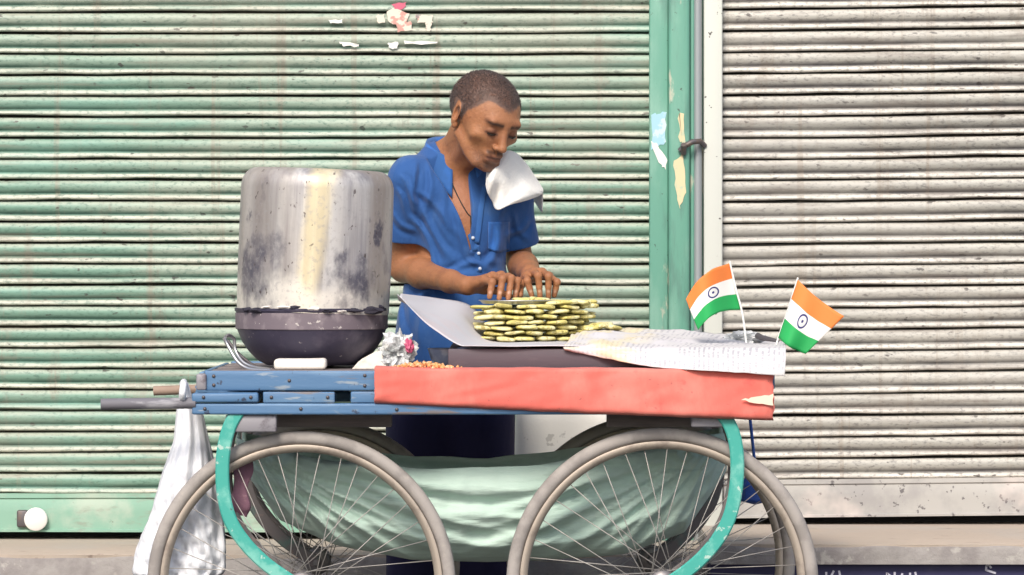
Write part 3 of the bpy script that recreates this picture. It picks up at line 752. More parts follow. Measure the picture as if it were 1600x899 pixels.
# a thin dark plate lies on the stack under the vendor's hands
zp = ZT+.0145+7*LAYER-.0072
pc = Vector((fx(808, .56), .56, zp))
v, f = lathe([(0, .0), (.082, .0), (.090, .007), (.093, .0075), (.092, .009), (.088, .009), (.080, .003), (0, .003)], 40)
v = [Vector((p.x, p.y*.95, p.z))+pc for p in v]
tag(auto_smooth(obj('thin_plate', v, f, M['steel']), 40), 'thin metal plate on top of the snack stack', 'plate')
for k, (px, yy) in enumerate(((818, .55), (830, .60), (842, .56), (868, .53), (876, .59), (888, .53), (898, .59), (907, .55), (916, .60))):
    snack(fx(px, yy), yy, zp+(.0095 if px < 866 else .0035), rnd.uniform(-.5, .5), 'loose yellow snack on top of the stack, %s from the left' % (NTH+('eighth', 'ninth'))[k])
for k, (px, py) in enumerate(((925, 512), (938, 508), (952, 511))):
    p = P(px, py, .56); o = snack(p.x, p.y, p.z, .4*k, 'yellow snack slid off the right of the stack, %s of three' % ('nearest', 'middle one', 'farthest')[k], .06)
# ------------------------------------------------------------------ drum on its sooty pan, bricks, clutter
YD = .36; ps = (D0+YD)/F
dc = P(489, 480, YD); dh = (480-265)*ps; r0 = 119.5*ps
prof = [(r0*.99, -.012), (r0*.995, 0), (r0, dh*.3), (r0*1.002, dh*.62), (r0, dh*.86)]
for k in range(1, 9):
    a = k/8*math.pi/2; prof.append((r0-.036+.036*math.cos(a), dh*.86+(dh*.14)*math.sin(a)))
prof += [(r0*.55, dh+.001), (0, dh+.001)]
v, f = lathe(prof, 96, fn=lambda r, h, a: r*(1+.006*N(math.cos(a)*2, math.sin(a)*2, h*5)+(.010*N(math.cos(a)*5, math.sin(a)*5, 3) if h < .005 else 0)))
zc = .46-dh
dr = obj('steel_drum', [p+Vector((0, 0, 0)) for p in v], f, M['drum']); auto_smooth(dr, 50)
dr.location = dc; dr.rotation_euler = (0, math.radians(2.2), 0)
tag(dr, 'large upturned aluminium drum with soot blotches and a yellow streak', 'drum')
pz = lambda py: (572-py)*ps
pr = [(0, pz(571)), (70*ps, pz(570)), (84*ps, pz(563)), (98*ps, pz(549)), (109*ps, pz(533)), (115*ps, pz(518)), (117.5*ps, pz(512)), (117.5*ps, pz(488)), (120.5*ps, pz(485)), (120.5*ps, pz(481)), (115*ps, pz(481)), (113*ps, pz(490)), (100*ps, pz(520)), (0, pz(530))]
v, f = lathe(pr, 80, fn=lambda r, h, a: r*(1+.006*N(math.cos(a)*3, math.sin(a)*3, h*9)))
pb = P(487, 572, YD)
pan = empty('fire_pan', pb); tag(pan, 'black round iron pan under the aluminium drum, ash grey band at its rim', 'pan')
o = auto_smooth(obj('bowl', v, f, M['pan'], pan), 45)
M['panband'] = mat('ashy_pan_band', (.17, .14, .165), .65, .1, [(22, 5, .48, .66, (.28, .24, .26), .7), (70, 3, .64, .69, (.62, .58, .55), .8)])
v, f = lathe([(117.6*ps, pz(514)), (118.8*ps, pz(513)), (119.2*ps, pz(500)), (119*ps, pz(489)), (117.6*ps, pz(488))], 80)
auto_smooth(obj('rim_band', v, f, M['panband'], pan), 45)
def lump(name, c, r, m, seed, sq=(1, 1, 1), amp=.35, sub=2, fr_=1.6):
    bm = bmesh.new(); bmesh.ops.create_icosphere(bm, subdivisions=sub, radius=1)
    for vv in bm.verts:
        n = mnoise.noise(vv.co*fr_+Vector((seed*3.3, seed, 0)))+.5*mnoise.noise(vv.co*fr_*2.3+Vector((seed, 4, 1)))
        vv.co = Vector([vv.co[i]*r*sq[i]*(1+amp*n) for i in range(3)])
    me = bpy.data.meshes.new(name); bm.to_mesh(me); bm.free(); me.materials.append(m)
    o = bpy.data.objects.new(name, me); COL.objects.link(o); o.location = c; return o
k = 0
for (px, r, m) in ((392, .013, 'coal'), (408, .016, 'coal'), (424, .010, 'ash'), (452, .010, 'ash'), (468, .009, 'coal'), (498, .010, 'ash'), (516, .015, 'coal'), (536, .012, 'ash'), (556, .019, 'coal'), (578, .020, 'coal'), (594, .012, 'coal')):
    k += 1
    a = math.acos(max(-1, min(1, (px-487)/119.0))); c = Vector((pb.x+118.5*ps*math.cos(a), YD-118.5*ps*math.sin(a), P(0, 484, .2).z))
    c.z += rnd.uniform(-.004, .006)
    tag(lump('ember_lump', c, r, M[m], k, (rnd.uniform(.9, 1.9), .7, rnd.uniform(.25, .55)), .6), ('black charcoal lump' if m == 'coal' else 'pale ash lump')+' on the pan rim under the drum, %s of eleven from the left' % (NTH+('eighth', 'ninth', 'tenth', 'last'))[k-1], 'charcoal' if m == 'coal' else 'ash', 'lumps along the pan rim')
# supports under the pan
def brick(px0, px1, py0, y0, y1, label, m='brickw', bev=.008):
    a, b = P(px0, 0, y0).x, P(px1, 0, y0).x
    tag(box('brick', (a, y0, ZD1-.002), (b, y1, P(0, py0, y0).z), M[m], None, bev, 3, jitter=.002, cuts=2), label, 'brick')
brick(428, 509, 561, .13, .21, 'whitewashed brick at the front under the black pan')
def wedge(pts, y0, y1, name, m, label, cat):
    q = [P(a, b, y0) for a, b in pts]; n = len(q); e = Vector((0, y1-y0, 0))
    fs = [tuple(range(n))[::-1], tuple(range(n, 2*n))]+[(i, (i+1) % n, n+(i+1) % n, n+i) for i in range(n)]
    bm = bmesh.new(); vs2 = [bm.verts.new(p) for p in q+[p+e for p in q]]
    for f_ in fs: bm.faces.new([vs2[i] for i in f_])
    bmesh.ops.recalc_face_normals(bm, faces=bm.faces)
    bmesh.ops.bevel(bm, geom=bm.edges[:], offset=.004, segments=2, affect='EDGES')
    me = bpy.data.meshes.new(name); bm.to_mesh(me); bm.free(); me.materials.append(M[m])
    o = bpy.data.objects.new(name, me); COL.objects.link(o); tag(o, label, cat); return o
wedge([(548, 579), (606, 579), (606, 552), (590, 548), (562, 563)], .20, .30, 'stone', 'brickw', 'pale stone wedged under the right side of the pan', 'stone')
brick(450, 520, 566, .42, .55, 'whitewashed brick at the back under the black pan')
# iron tongs leaning left of the pan
tg = empty('iron_tongs', P(390, 578, .25)); tag(tg, 'bent iron fire tongs lying left of the pan', 'tongs')
for pts in ([(350, 528, .20), (356, 540, .2), (372, 566, .18), (392, 577, .16), (424, 578.5, .12)], [(366, 530, .24), (368, 548, .24), (380, 566, .22), (398, 574, .2), (420, 577, .16)], [(352, 527, .2), (358, 524, .22), (366, 530, .24)]):
    keep(tube('arm', spline([P(*p) for p in pts], 5), .0042, M['steel'], n=8), tg)
o = tube('poker', spline([P(356, 532, .28), P(372, 552, .27), P(400, 573, .24), P(430, 577, .2)], 5), .0035, M['iron'], n=8); tag(o, 'thin dark poker lying behind the tongs', 'poker')
# crumpled plastic beside the pan
def crumple(name, c, r, m, seed, sq, label, cat):
    o = lump(name, c, r, m, seed, sq, .25, 4, 1.6); tag(o, label, cat)
    for vv in o.data.vertices:
        q = vv.co/r; n = 0
        for k_, a_ in ((1.7, .55), (3.6, .35), (7.0, .2)): n += a_*(1-2.6*abs(mnoise.noise(q*k_+Vector((seed, seed*.7, k_)))))
        vv.co = vv.co*(.75+.5*n)
    return o
cb = crumple('plastic_bag', P(622, 549, .22), .044, M['clear'], 5, (.9, .8, 1.0), 'crumpled clear plastic bag beside the pan', 'plastic bag')
cb.data.polygons.foreach_set('use_smooth', [False]*len(cb.data.polygons))
lp_ = lump('pink_twist', P(639, 541, .19), .013, M['pinkplastic'], 8, (.8, .8, 1.2), .5, 3, 2); lp_.parent = cb; lp_.matrix_parent_inverse = Matrix.Translation(-Vector(cb.location)); lp_['label'] = 'pink twist of plastic'
# bowl behind the crumbs
v, f = lathe([(0, 0), (.030, 0), (.046, .016), (.054, .042), (.056, .043), (.053, .044), (.043, .018), (.028, .005), (0, .005)], 36)
o = auto_smooth(obj('steel_bowl', v, f, M['bowl']), 45); o.location = Vector((fx(702, .17), .17, ZD1+.006)); o.scale = (.92, .92, .92)
tag(o, 'dull blue grey bowl half hidden by the liner sheet', 'bowl')
# orange crumbs
vs_, fs_ = [], []
for k in range(150):
    px = rnd.triangular(612, 722, 655); yy = rnd.uniform(-.03, .10)
    c = Vector((fx(px, yy), yy, ZD1+.006+rnd.uniform(0, .011)*max(0, 1-abs(px-660)/60))); r = rnd.uniform(.003, .0065); b0 = len(vs_)
    q = Matrix.Rotation(rnd.uniform(0, 6), 3, Vector((rnd.random(), rnd.random(), rnd.random()+.1)))
    for d in ((1, 0, 0), (-1, 0, 0), (0, 1, 0), (0, -1, 0), (0, 0, 1), (0, 0, -1)): vs_.append(c+(q @ Vector(d))*r*rnd.uniform(.6, 1.2))
    for t in ((0, 2, 4), (2, 1, 4), (1, 3, 4), (3, 0, 4), (2, 0, 5), (1, 2, 5), (3, 1, 5), (0, 3, 5)): fs_.append(tuple(b0+i for i in t))
o = obj('crumbs', vs_, fs_, M['crumb'], smooth=False); tag(o, 'orange fried crumbs scattered on the cart beside the red cloth', 'crumbs', kind='stuff')

# ------------------------------------------------------------------ flags and what lies by them
def flag(hoist, fly_top, fly_bot, stick, label, seed, bow):
    st = [Vector(p) for p in stick]
    root = empty('paper_flag', st[-1]); tag(root, label, 'flag', 'small tricolour flags at the end of the cart')
    keep(tube('stick', spline(st, 4), .0024, M['stick'], n=8), root)
    ht, hb_ = hoist
    def ff(u, v):
        a = lerp(hb_, ht, v); b = lerp(fly_bot, fly_top, v)
        p = lerp(a, b, u)
        s_ = math.sin(math.pi*u)
        p = p+bow*s_+Vector((0, .010*math.sin(u*6+seed+v*1.2), .0015*N(u*5, v*4, seed)))
        return p
    v, f, uv = grid(ff, 26, 18)
    o = obj('cloth', v, f, M['flag'], uvs=uv); solid(o, .0008); keep(o, root); return root
y_ = .30
flag((P(1141, 411, y_), P(1158, 484, y_)), P(1072, 468, y_-.05), P(1091, 516, y_-.05),
     [P(1140, 408, y_+.003), P(1150, 452, y_+.003), P(1160, 490, y_+.003), P(1166, 536, y_+.003)], 'small tricolour flag flying left from its stick', 1.0, Vector((-.012, -.02, .014)))
flag((P(1246, 437, y_), P(1216, 528, y_)), P(1319, 494, y_-.03), P(1259, 553, y_-.03),
     [P(1247, 434, y_+.003), P(1232, 482, y_+.003), P(1215, 532, y_+.003), P(1210, 552, y_+.003)], 'small tricolour flag drooping right at the cart corner', 3.2, Vector((-.004, -.02, -.004)))
crumple('plastic_bag', P(1165, 528, .45), .030, M['clear'], 12, (1.5, .9, .55), 'crumpled grey plastic bag lying behind the flags', 'plastic bag')
o = tube('dark_rod', [P(1184, 525, .42), P(1190, 528, .40), P(1216, 533, .36)], .006, M['iron'], n=10, scale=[1.3, 1.2, .6]); tag(o, 'short dark rod poking out between the two flags', 'rod')

# ------------------------------------------------------------------ mint cloth sling under the deck
TOPF = [(362, 688), (420, 704), (520, 722), (640, 731), (760, 733), (870, 722), (980, 706), (1075, 690), (1142, 680)]
BOTF = [(372, 742), (430, 822), (520, 862), (640, 884), (760, 888), (870, 884), (980, 876), (1075, 842), (1142, 745)]
def sl(u, v):
    x_px = lerp(362, 1142, u)
    t = interp(x_px, [p[0] for p in TOPF], [p[1] for p in TOPF]); b = interp(x_px, [p[0] for p in BOTF], [p[1] for p in BOTF])
    w_ = math.sin(math.pi*min(max(u, .0), 1))**.45
    yc = .36; half = lerp(.10, .27, w_)
    ang = v*math.pi
    # flattened U: front wall, belly, rear wall
    cy = -math.copysign(abs(math.cos(ang))**.55, math.cos(ang)); sz = math.sin(ang)**.75
    zt_, zb_ = fz(t, .1), fz(b, .1)
    # tension folds fan out from the two tied corners
    fold = 0
    for cx_, s_ in ((0.0, 1), (1.0, -1)):
        dx = abs(u-cx_)+.015; th = math.atan2(sz*.35, dx)
        fold += (.012*(1-2*abs(math.sin(th*15+s_*1.3+1.2*N(u*3, v*2))))+.008*(1-2*abs(math.sin(th*29+1+N(u*5, v*4)))))*min(1, dx*5)*max(0, 1-dx*1.25)
    fold += .008*(1-2*abs(math.sin((sz*6+u*1.5+N(u*2.2, v)*1.4)*1.9)))*w_+.007*N(u*12, v*8, 3)+.004*N(u*40, v*14, 5)
    y = yc+cy*(half+fold*1.2)
    z = lerp(zt_, zb_, sz)+.006*N(u*9, v*3, 6)*(1-sz)
    return Vector((fx(x_px, .1), y, z))
v, f, uv = grid(sl, 260, 120)
o = obj('cloth_sling', v, f, M['sling'], uvs=uv); solid(o, .002); tag(o, 'pale mint cloth sling hanging under the cart between the wheels', 'cloth')
for px, ww in ((362, 1), (1142, -1)):
    for yy in (.26, .46):
        p = P(px+4*ww, 690, .1); p.y = yy
        tie = tube('tie_cord', [Vector((p.x, yy, p.z-.02)), Vector((p.x-.004*ww, yy, ZB+.012))], .005, M['sling'], n=8); tie.parent = o
# maroon rag knotted at the sling's left corner
def rag(u, v):
    c = pl(v, [P(380, 712, .05), P(377, 742, .04), P(374, 775, .04), P(380, 806, .05)])
    a = 2*math.pi*u; r = (.020+.006*math.sin(v*9))*(1+.3*math.sin(3*a+v*4))*max(.15, math.sin(math.pi*min(max(v, .06), .97))**.4)
    return c+Vector((r*math.cos(a), r*.7*math.sin(a), .004*N(u*4, v*8)))
v, f, uv = grid(rag, 20, 26); o = obj('maroon_rag', v, f, M['maroon']); tag(o, 'maroon rag tied beside the left teal bracket', 'rag')

# ------------------------------------------------------------------ bags
def bagf(u, v):
    a = 2*math.pi*u
    py = lerp(598, 912, v)
    l = interp(py, [598, 618, 645, 690, 740, 800, 860, 895, 912], [281, 280, 274, 270, 252, 236, 214, 208, 235])
    r = interp(py, [598, 618, 645, 690, 740, 800, 860, 895, 912], [293, 299, 316, 326, 338, 346, 350, 348, 320])
    c = P((l+r)/2, py, .10); hw = (r-l)/2*9.1/F
    pleat = 1+(.16*math.sin(7*a+3*v)+.10*math.sin(13*a+5*v+1))*min(1, v*3)*.8+.10*N(math.cos(a)*2, math.sin(a)*2, v*7)+.55*max(0, v-.30)*(1-2.4*abs(N(math.cos(a)*4, math.sin(a)*4, v*16)))
    yy = min(hw, .062)
    return Vector((c.x+hw*math.cos(a)*(.85+.15*pleat), .115+yy*math.sin(a)*pleat, c.z+.006*N(u*9, v*9)*v))
v, f, uv = grid(bagf, 96, 60); o = obj('plastic_bag', v, f, M['bagw']); tag(o, 'long white plastic bag hanging from the handles behind the left wheel', 'plastic bag')
o2 = tube('bag_knot', spline([P(286, 634, -.02), P(285, 616, -.075), P(287, 600, -.04), P(287, 598, .10), P(287, 606, .40), P(285, 600, .76), P(288, 612, .79)], 5), .008, M['bagw'], n=8); o2.parent = o

def sackf(u, v):
    a = 2*math.pi*u; c = Vector((fx(882, 1.3), 1.3, 0))
    def se(t): return math.copysign(abs(t)**.45, t)
    h = P(0, 608, 1.3).z
    r = interp(v, [0, .05, .5, .92, 1], [.8, 1, 1.03, .9, .35])
    return c+Vector((.142*r*se(math.cos(a))*(1+.03*N(u*6, v*5)), .11*r*se(math.sin(a))*(1+.05*N(u*5, v*6, 2)), .002+h*min(1, v*1.02)+.01*N(u*8, v*3)))
v, f, uv = grid(sackf, 64, 30); o = obj('white_sack', v, f, M['sack']); tag(o, 'plain white sack standing behind the cart beside the trousers', 'sack')
def bbag(u, v):
    a = 2*math.pi*u; c = P(1180, lerp(728, 789, v), .90); r = interp(v, [0, .15, .5, .9, 1], [.004, .016, .034, .036, .0])
    return c+Vector((r*math.cos(a)*(1+.2*math.sin(5*a)), .7*r*math.sin(a), 0))
v, f, uv = grid(bbag, 40, 24); o = obj('blue_bag', v, f, M['bluebag']); tag(o, 'small blue bag hanging behind the right wheel', 'bag')
o2 = tube('strap', [P(1180, 731, .90), Vector((P(1160, 660, .86).x, .80, ZD1+.005)), Vector((P(1160, 660, .86).x, .77, ZD1+.004))], .004, M['bluebag'], n=6); o2.parent = o

# ------------------------------------------------------------------ the vendor: distance fields meshed with surface nets
def smin(a, b, k):
    h = np.clip(.5+.5*(b-a)/k, 0, 1); return b+(a-b)*h-k*h*(1-h)
class Field:
    def __init__(s, lo, hi, h):
        s.lo = np.array(lo, np.float32); s.h = h; s.n = [int((hi[i]-lo[i])/h)+2 for i in range(3)]
        s.v = np.full(s.n, .25, np.float32)
        s.ax = [s.lo[i]+np.arange(s.n[i], dtype=np.float32)*h for i in range(3)]
    def sl(s, lo, hi):
        r = []
        for i in range(3):
            a = max(0, int((lo[i]-s.lo[i])/s.h)); b = min(s.n[i], int((hi[i]-s.lo[i])/s.h)+2); r.append(slice(a, max(a, b)))
        return tuple(r)
    def grid(s, q): return s.ax[0][q[0]][:, None, None], s.ax[1][q[1]][None, :, None], s.ax[2][q[2]][None, None, :]
    def op(s, fn, lo, hi, k=.008, sub=False):
        lo = np.array(lo)-k-2.5*s.h; hi = np.array(hi)+k+2.5*s.h; q = s.sl(lo, hi)
        if min(x.stop-x.start for x in q) <= 0: return
        d = fn(*s.grid(q)).astype(np.float32)
        s.v[q] = -smin(-s.v[q], d, k) if sub else smin(s.v[q], d, k)
    def cap(s, a, b, ra, rb, k=.008, sub=False, sy=1.0):
        a = np.array(a, float); b = np.array(b, float); d = b-a; L = d.dot(d)
        def fn(X, Y, Z):
            px, py, pz = X-a[0], Y-a[1], Z-a[2]
            t = np.clip((px*d[0]+py*d[1]+pz*d[2])/L, 0, 1)
            return np.sqrt((px-t*d[0])**2+(py-t*d[1])**2*sy+(pz-t*d[2])**2)-(ra+(rb-ra)*t)
        r = max(ra, rb); s.op(fn, np.minimum(a, b)-r, np.maximum(a, b)+r, k, sub)
    def ell(s, c, rad, Rm=None, k=.008, sub=False):
        c = np.array(c, float); rad = np.array(rad, float); Rm = np.eye(3) if Rm is None else np.array(Rm)
        ext = np.sqrt(((Rm*rad)**2).sum(1))
        def fn(X, Y, Z):
            p = [X-c[0], Y-c[1], Z-c[2]]
            q = [(p[0]*Rm[0, i]+p[1]*Rm[1, i]+p[2]*Rm[2, i]) for i in range(3)]
            k0 = np.sqrt(sum((q[i]/rad[i])**2 for i in range(3))); k1 = np.sqrt(sum((q[i]/rad[i]**2)**2 for i in range(3)))+1e-9
            return k0*(k0-1)/k1
        s.op(fn, c-ext, c+ext, k, sub)
    def mesh(s, iso=0.0, relax=1):
        v = s.v-iso; ins = v < 0
        c = [ins[i:ins.shape[0]-1+i, j:ins.shape[1]-1+j, k:ins.shape[2]-1+k] for i in (0, 1) for j in (0, 1) for k in (0, 1)]
        any_ = c[0].copy(); all_ = c[0].copy()
        for x in c[1:]: any_ |= x; all_ &= x
        act = np.argwhere(any_ & ~all_)
        idx = np.full(any_.shape, -1, np.int32); idx[tuple(act.T)] = np.arange(len(act))
        off = np.array([(i, j, k) for i in (0, 1) for j in (0, 1) for k in (0, 1)])
        val = np.stack([v[tuple((act+o).T)] for o in off], 1)
        pos = np.zeros((len(act), 3)); cnt = np.zeros(len(act))
        for a in range(8):
            for b in range(a+1, 8):
                if np.abs(off[a]-off[b]).sum() != 1: continue
                m = (val[:, a] < 0) != (val[:, b] < 0)
                t = val[:, a]/(val[:, a]-val[:, b]+1e-12*(~m))
                p = off[a]+(off[b]-off[a])*t[:, None]
                pos[m] += p[m]; cnt[m] += 1
        pos = (act+pos/cnt[:, None])*s.h+s.lo
        faces = []
        for ax in range(3):
            a1, a2 = (ax+1) % 3, (ax+2) % 3
            sa = [slice(None)]*3; sb = [slice(None)]*3; sa[ax] = slice(0, -1); sb[ax] = slice(1, None)
            A, B = ins[tuple(sa)], ins[tuple(sb)]
            e = np.argwhere(A != B); e = e[(e[:, a1] > 0) & (e[:, a2] > 0) & (e[:, a1] < ins.shape[a1]-1) & (e[:, a2] < ins.shape[a2]-1)]
            o1 = np.zeros(3, int); o1[a1] = 1; o2 = np.zeros(3, int); o2[a2] = 1
            q = np.stack([idx[tuple((e-o1-o2).T)], idx[tuple((e-o2).T)], idx[tuple(e.T)], idx[tuple((e-o1).T)]], 1)
            fl = ~A[tuple(e.T)]; q[fl] = q[fl][:, ::-1]; faces.append(q)
        f = np.concatenate(faces)
        for _ in range(relax):
            acc = np.zeros_like(pos); n = np.zeros(len(pos))
            for i in range(4):
                a, b = f[:, i], f[:, (i+1) % 4]
                np.add.at(acc, a, pos[b]); np.add.at(n, a, 1); np.add.at(acc, b, pos[a]); np.add.at(n, b, 1)
            g = n > 0; pos[g] = pos[g]*.5+acc[g]/n[g][:, None]*.5
        return pos, f
def np_obj(name, pos, f, m, parent):
    me = bpy.data.meshes.new(name)
    me.vertices.add(len(pos)); me.vertices.foreach_set('co', pos.astype(np.float32).ravel())
    me.loops.add(len(f)*4); me.loops.foreach_set('vertex_index', f.astype(np.int32).ravel())
    me.polygons.add(len(f)); me.polygons.foreach_set('loop_start', np.arange(0, len(f)*4, 4, dtype=np.int32))
    me.update(calc_edges=True); me.validate()
    me.polygons.foreach_set('use_smooth', np.ones(len(me.polygons), bool)); me.materials.append(m)
    o = bpy.data.objects.new(name, me); COL.objects.link(o); keep(o, parent); return o

HB = .0023
# joints, placed in the place itself
RS, LS = P(641, 279, .92), P(796, 305, 1.01)
RE, LE = P(630, 420, 1.00), P(813, 412, 1.08)
RW, LW = P(730, 447, .70), P(829, 428, .74)
NB = P(704, 240, .98)                                   # base of the neck
TY = math.radians(18)                                   # the chest turns to his left
tf = Vector((math.sin(TY), -math.cos(TY), 0)); tl = Vector((math.cos(TY), math.sin(TY), 0))
CH, WA, HI = P(716, 345, .985), P(714, 470, 1.00), P(704, 590, 1.00)
# head frame
yw, pt, ro = math.radians(33), math.radians(29), math.radians(7)
fw = Vector((math.sin(yw)*math.cos(pt), -math.cos(yw)*math.cos(pt), -math.sin(pt)))
up0 = Vector((math.sin(yw)*math.sin(pt), -math.cos(yw)*math.sin(pt), math.cos(pt))); lf0 = Vector((math.cos(yw), math.sin(yw), 0))
upv = up0*math.cos(ro)+lf0*math.sin(ro); lfv = lf0*math.cos(ro)-up0*math.sin(ro)
HS = 1.0; HC = P(756, 189, .84)
HR = np.array([lfv, -fw, upv]).T                         # columns: local x (his left), local y (back), local z (up)
def hp(x, y, z): return np.array(HC)+HR @ (np.array([x, y, z])*HS)

vend = empty('person', (P(705, 0, 1.0).x, 1.0, 0))
tag(vend, 'man in a blue short sleeved shirt bending over the cart to arrange snacks', 'person')

def head(B, grow=0.0):
    def E(c, r, k=.008, sub=False, rot=None):
        Rm = HR if rot is None else HR @ rot
        B.ell(hp(*c), (np.array(r)+grow)*HS, Rm, k*HS, sub)
    def C(a, b, ra, rb, k=.006, sub=False): B.cap(hp(*a), hp(*b), ra*HS+grow, rb*HS+grow, k*HS, sub)
    E((0, .018, .034), (.0815, .1015, .082))
    E((0, -.034, .004), (.063, .063, .084), .02)
    E((0, -.038, -.058), (.047, .051, .047), .02)
    E((0, -.079, -.085), (.020, .016, .016), .014)               # chin
    for s in (-1, 1):
        C((s*.058, .0, -.040), (s*.030, -.068, -.080), .014, .013, .020)     # jaw line
        E((s*.046, -.062, -.014), (.019, .014, .014), .026)                # cheekbone
    if not grow:
        C((-.036, -.0850, .0365), (.036, -.0850, .0365), .0085, .0085, .018)     # brow ridge
        for s in (-1, 1):
            E((s*.031, -.104, .0135), (.0175, .016, .0115), .008, True)        # socket
            E((s*.056, -.082, -.050), (.015, .016, .026), .022, True)
            C((s*.021, -.107, -.026), (s*.032, -.097, -.058), .0028, .002, .006, True)        # fold from nose to mouth
            C((s*.020, -.100, .0005), (s*.040, -.092, .0005), .0018, .0012, .004, True)       # under the eye          # hollow cheek
            E((s*.030, -.0805, .0125), (.0145, .0125, .0115), .003)            # lidded eyeball
        C((0, -.091, .026), (0, -.110, -.018), .0072, .0105, .009)             # nose
        E((0, -.113, -.021), (.0108, .010, .0090), .005)
        for s in (-1, 1):
            E((s*.0118, -.101, -.0245), (.0075, .010, .0070), .004)
            E((s*.0065, -.107, -.0315), (.0035, .005, .003), .002, True)
        C((-.019, -.089, -.049), (.019, -.089, -.049), .007, .007, .010)        # upper lip
        C((-.0, -.0955, -.0495), (.0, -.0945, -.0495), .0055, .0055, .006)
        C((-.016, -.0895, -.0625), (.016, -.0885, -.0622), .0068, .0068, .008)    # lower lip
        C((-.024, -.098, -.0558), (.024, -.098, -.0558), .0022, .0022, .003, True)
        for s in (-1, 1):                                                      # ears
            t = math.radians(18)*s
            rot = np.array([[math.cos(t), -math.sin(t), 0], [math.sin(t), math.cos(t), 0], [0, 0, 1]])
            E((s*.079, .012, .004), (.0075, .019, .031), .004, rot=rot)
            E((s*.084, .006, .008), (.0055, .0105, .018), .003, True, rot=rot)
            E((s*.078, .002, -.022), (.007, .008, .010), .004)

# ---- skin: head, neck, chest, arms and hands in one surface
lo = (P(596, 0, 1.1).x, .52, P(0, 500, 1).z); hi = (P(884, 0, 1.1).x, 1.18, P(0, 96, .9).z)
B = Field(lo, hi, HB)
head(B)
B.cap(hp(0, .034, -.030), NB+Vector((.016, .008, -.02)), .049, .054, .02)
B.cap(hp(.018, -.02, -.07), NB+tf*.055+Vector((0, 0, -.035)), .020, .018, .022)
B.cap(hp(-.022, -.005, -.06), NB+tf*.05+Vector((-.012, 0, -.03)), .018, .012, .016)
B.cap(NB+Vector((0, .01, -.05)), CH, .085, .105, .03, sy=1.25)
B.cap(CH, CH+Vector((0, 0, -.12)), .105, .108, .03, sy=1.25)
B.cap(NB+tf*.05-tl*.02+Vector((0, 0, -.05)), NB-tl*.09+tf*.03+Vector((0, 0, -.05)), .009, .006, .016)   # collar bones
B.cap(NB+tf*.05+tl*.02+Vector((0, 0, -.05)), NB+tl*.09+tf*.03+Vector((0, 0, -.05)), .009, .006, .016)
for S, E_, W_ in ((RS, RE, RW), (LS, LE, LW)):
    m = lerp(S, E_, .55); B.cap(S, m, .040, .036, .02); B.cap(m, E_, .036, .031, .02)
    m2 = lerp(E_, W_, .30); B.cap(E_, m2, .032, .0345, .016); B.cap(m2, lerp(E_, W_, .75), .0345, .0255, .02); B.cap(lerp(E_, W_, .75), W_, .0255, .0230, .02); B.cap(lerp(E_, W_, .2)+Vector((0, -.018, .014)), lerp(E_, W_, .8)+Vector((0, -.008, .012)), .013, .009, .012)
KN, TN = [], []
def hand(wrist, kn, pip, tip, th):
    W = wrist; K = [P(*k) for k in kn]; Q = [P(*k) for k in pip]; T = [P(*k) for k in tip]; H = [P(*k) for k in th]
    KN.extend(K+Q); TN.extend([lerp(t, q_, .25)+Vector((0, -.007, .002)) for t, q_ in zip(T, Q)])
    for i in range(4):
        B.cap(lerp(W, K[i], .05), K[i], .0155, .0112, .010)
        B.ell(Q[i], (.0098, .0098, .0098), k=.003); B.ell(K[i], (.0122, .0122, .0118), k=.004); B.cap(K[i], Q[i], .0096, .0084, .0035); B.cap(Q[i], lerp(Q[i], T[i], .5), .0086, .0078, .003); B.cap(lerp(Q[i], T[i], .5), T[i], .0080, .0066, .003)
    B.cap(W, H[0], .016, .013, .010); B.cap(H[0], H[1], .0125, .0095, .004); B.cap(H[1], H[2], .0092, .0074, .003)
hand(RW, [(757, 438, .648), (770, 432, .662), (783, 431, .684), (794, 434, .708)],
     [(769, 441, .608), (785, 436, .615), (799, 435, .632), (809, 439, .662)],
     [(765, 464, .606), (780, 466, .610), (794, 466, .624), (805, 463, .650)],
     [(756, 452, .722), (778, 455, .716), (797, 463, .690)])
hand(LW, [(823, 432, .700), (835, 426, .690), (847, 426, .692), (857, 432, .704)],
     [(824, 439, .645), (841, 431, .630), (857, 432, .634), (870, 441, .655)],
     [(831, 462, .650), (844, 465, .640), (857, 465, .644), (866, 462, .662)],
     [(820, 438, .722), (813, 448, .690), (813, 461, .662)])
pos, f = B.mesh(relax=1)
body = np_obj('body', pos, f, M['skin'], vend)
# colouring of the skin: shaded eye sockets, brows, lashes, lips, shaved moustache and chin, darker knuckles
L = ((pos-np.array(HC)) @ HR)/HS
x, y, z = L[:, 0], L[:, 1], L[:, 2]; ax_ = np.abs(x)
col = np.tile(np.array([.345, .150, .072]), (len(pos), 1))
def paint(mask, c, k): 
    m = np.clip(mask, 0, 1)[:, None]*k; col[:] = col*(1-m)+np.array(c)*m
def sm(v, a, b): t = np.clip((v-a)/(b-a), 0, 1); return t*t*(3-2*t)
hd = sm(z, -.13, -.11)*sm(y, .10, .05)*(ax_ < .1)
face = hd*(y < -.03)
paint(hd*sm(z, .03, .07), (.36, .17, .09), .5)
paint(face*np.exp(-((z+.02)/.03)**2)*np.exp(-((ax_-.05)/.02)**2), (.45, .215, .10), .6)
jaw = face*sm(z, -.035, -.06)*sm(ax_, .055, .03)
nz = np.array([mnoise.noise(Vector(p)*420) for p in pos[jaw > .02]]) if (jaw > .02).any() else np.zeros(0)
tmp = np.zeros(len(pos)); tmp[jaw > .02] = .6+.6*nz; paint(jaw*np.clip(tmp, 0, 1), (.09, .052, .042), .8)
paint(face*np.exp(-((z+.0415)/.0055)**2)*sm(ax_, .028, .022)*sm(ax_, .001, .005), (.05, .03, .025), .85)      # moustache
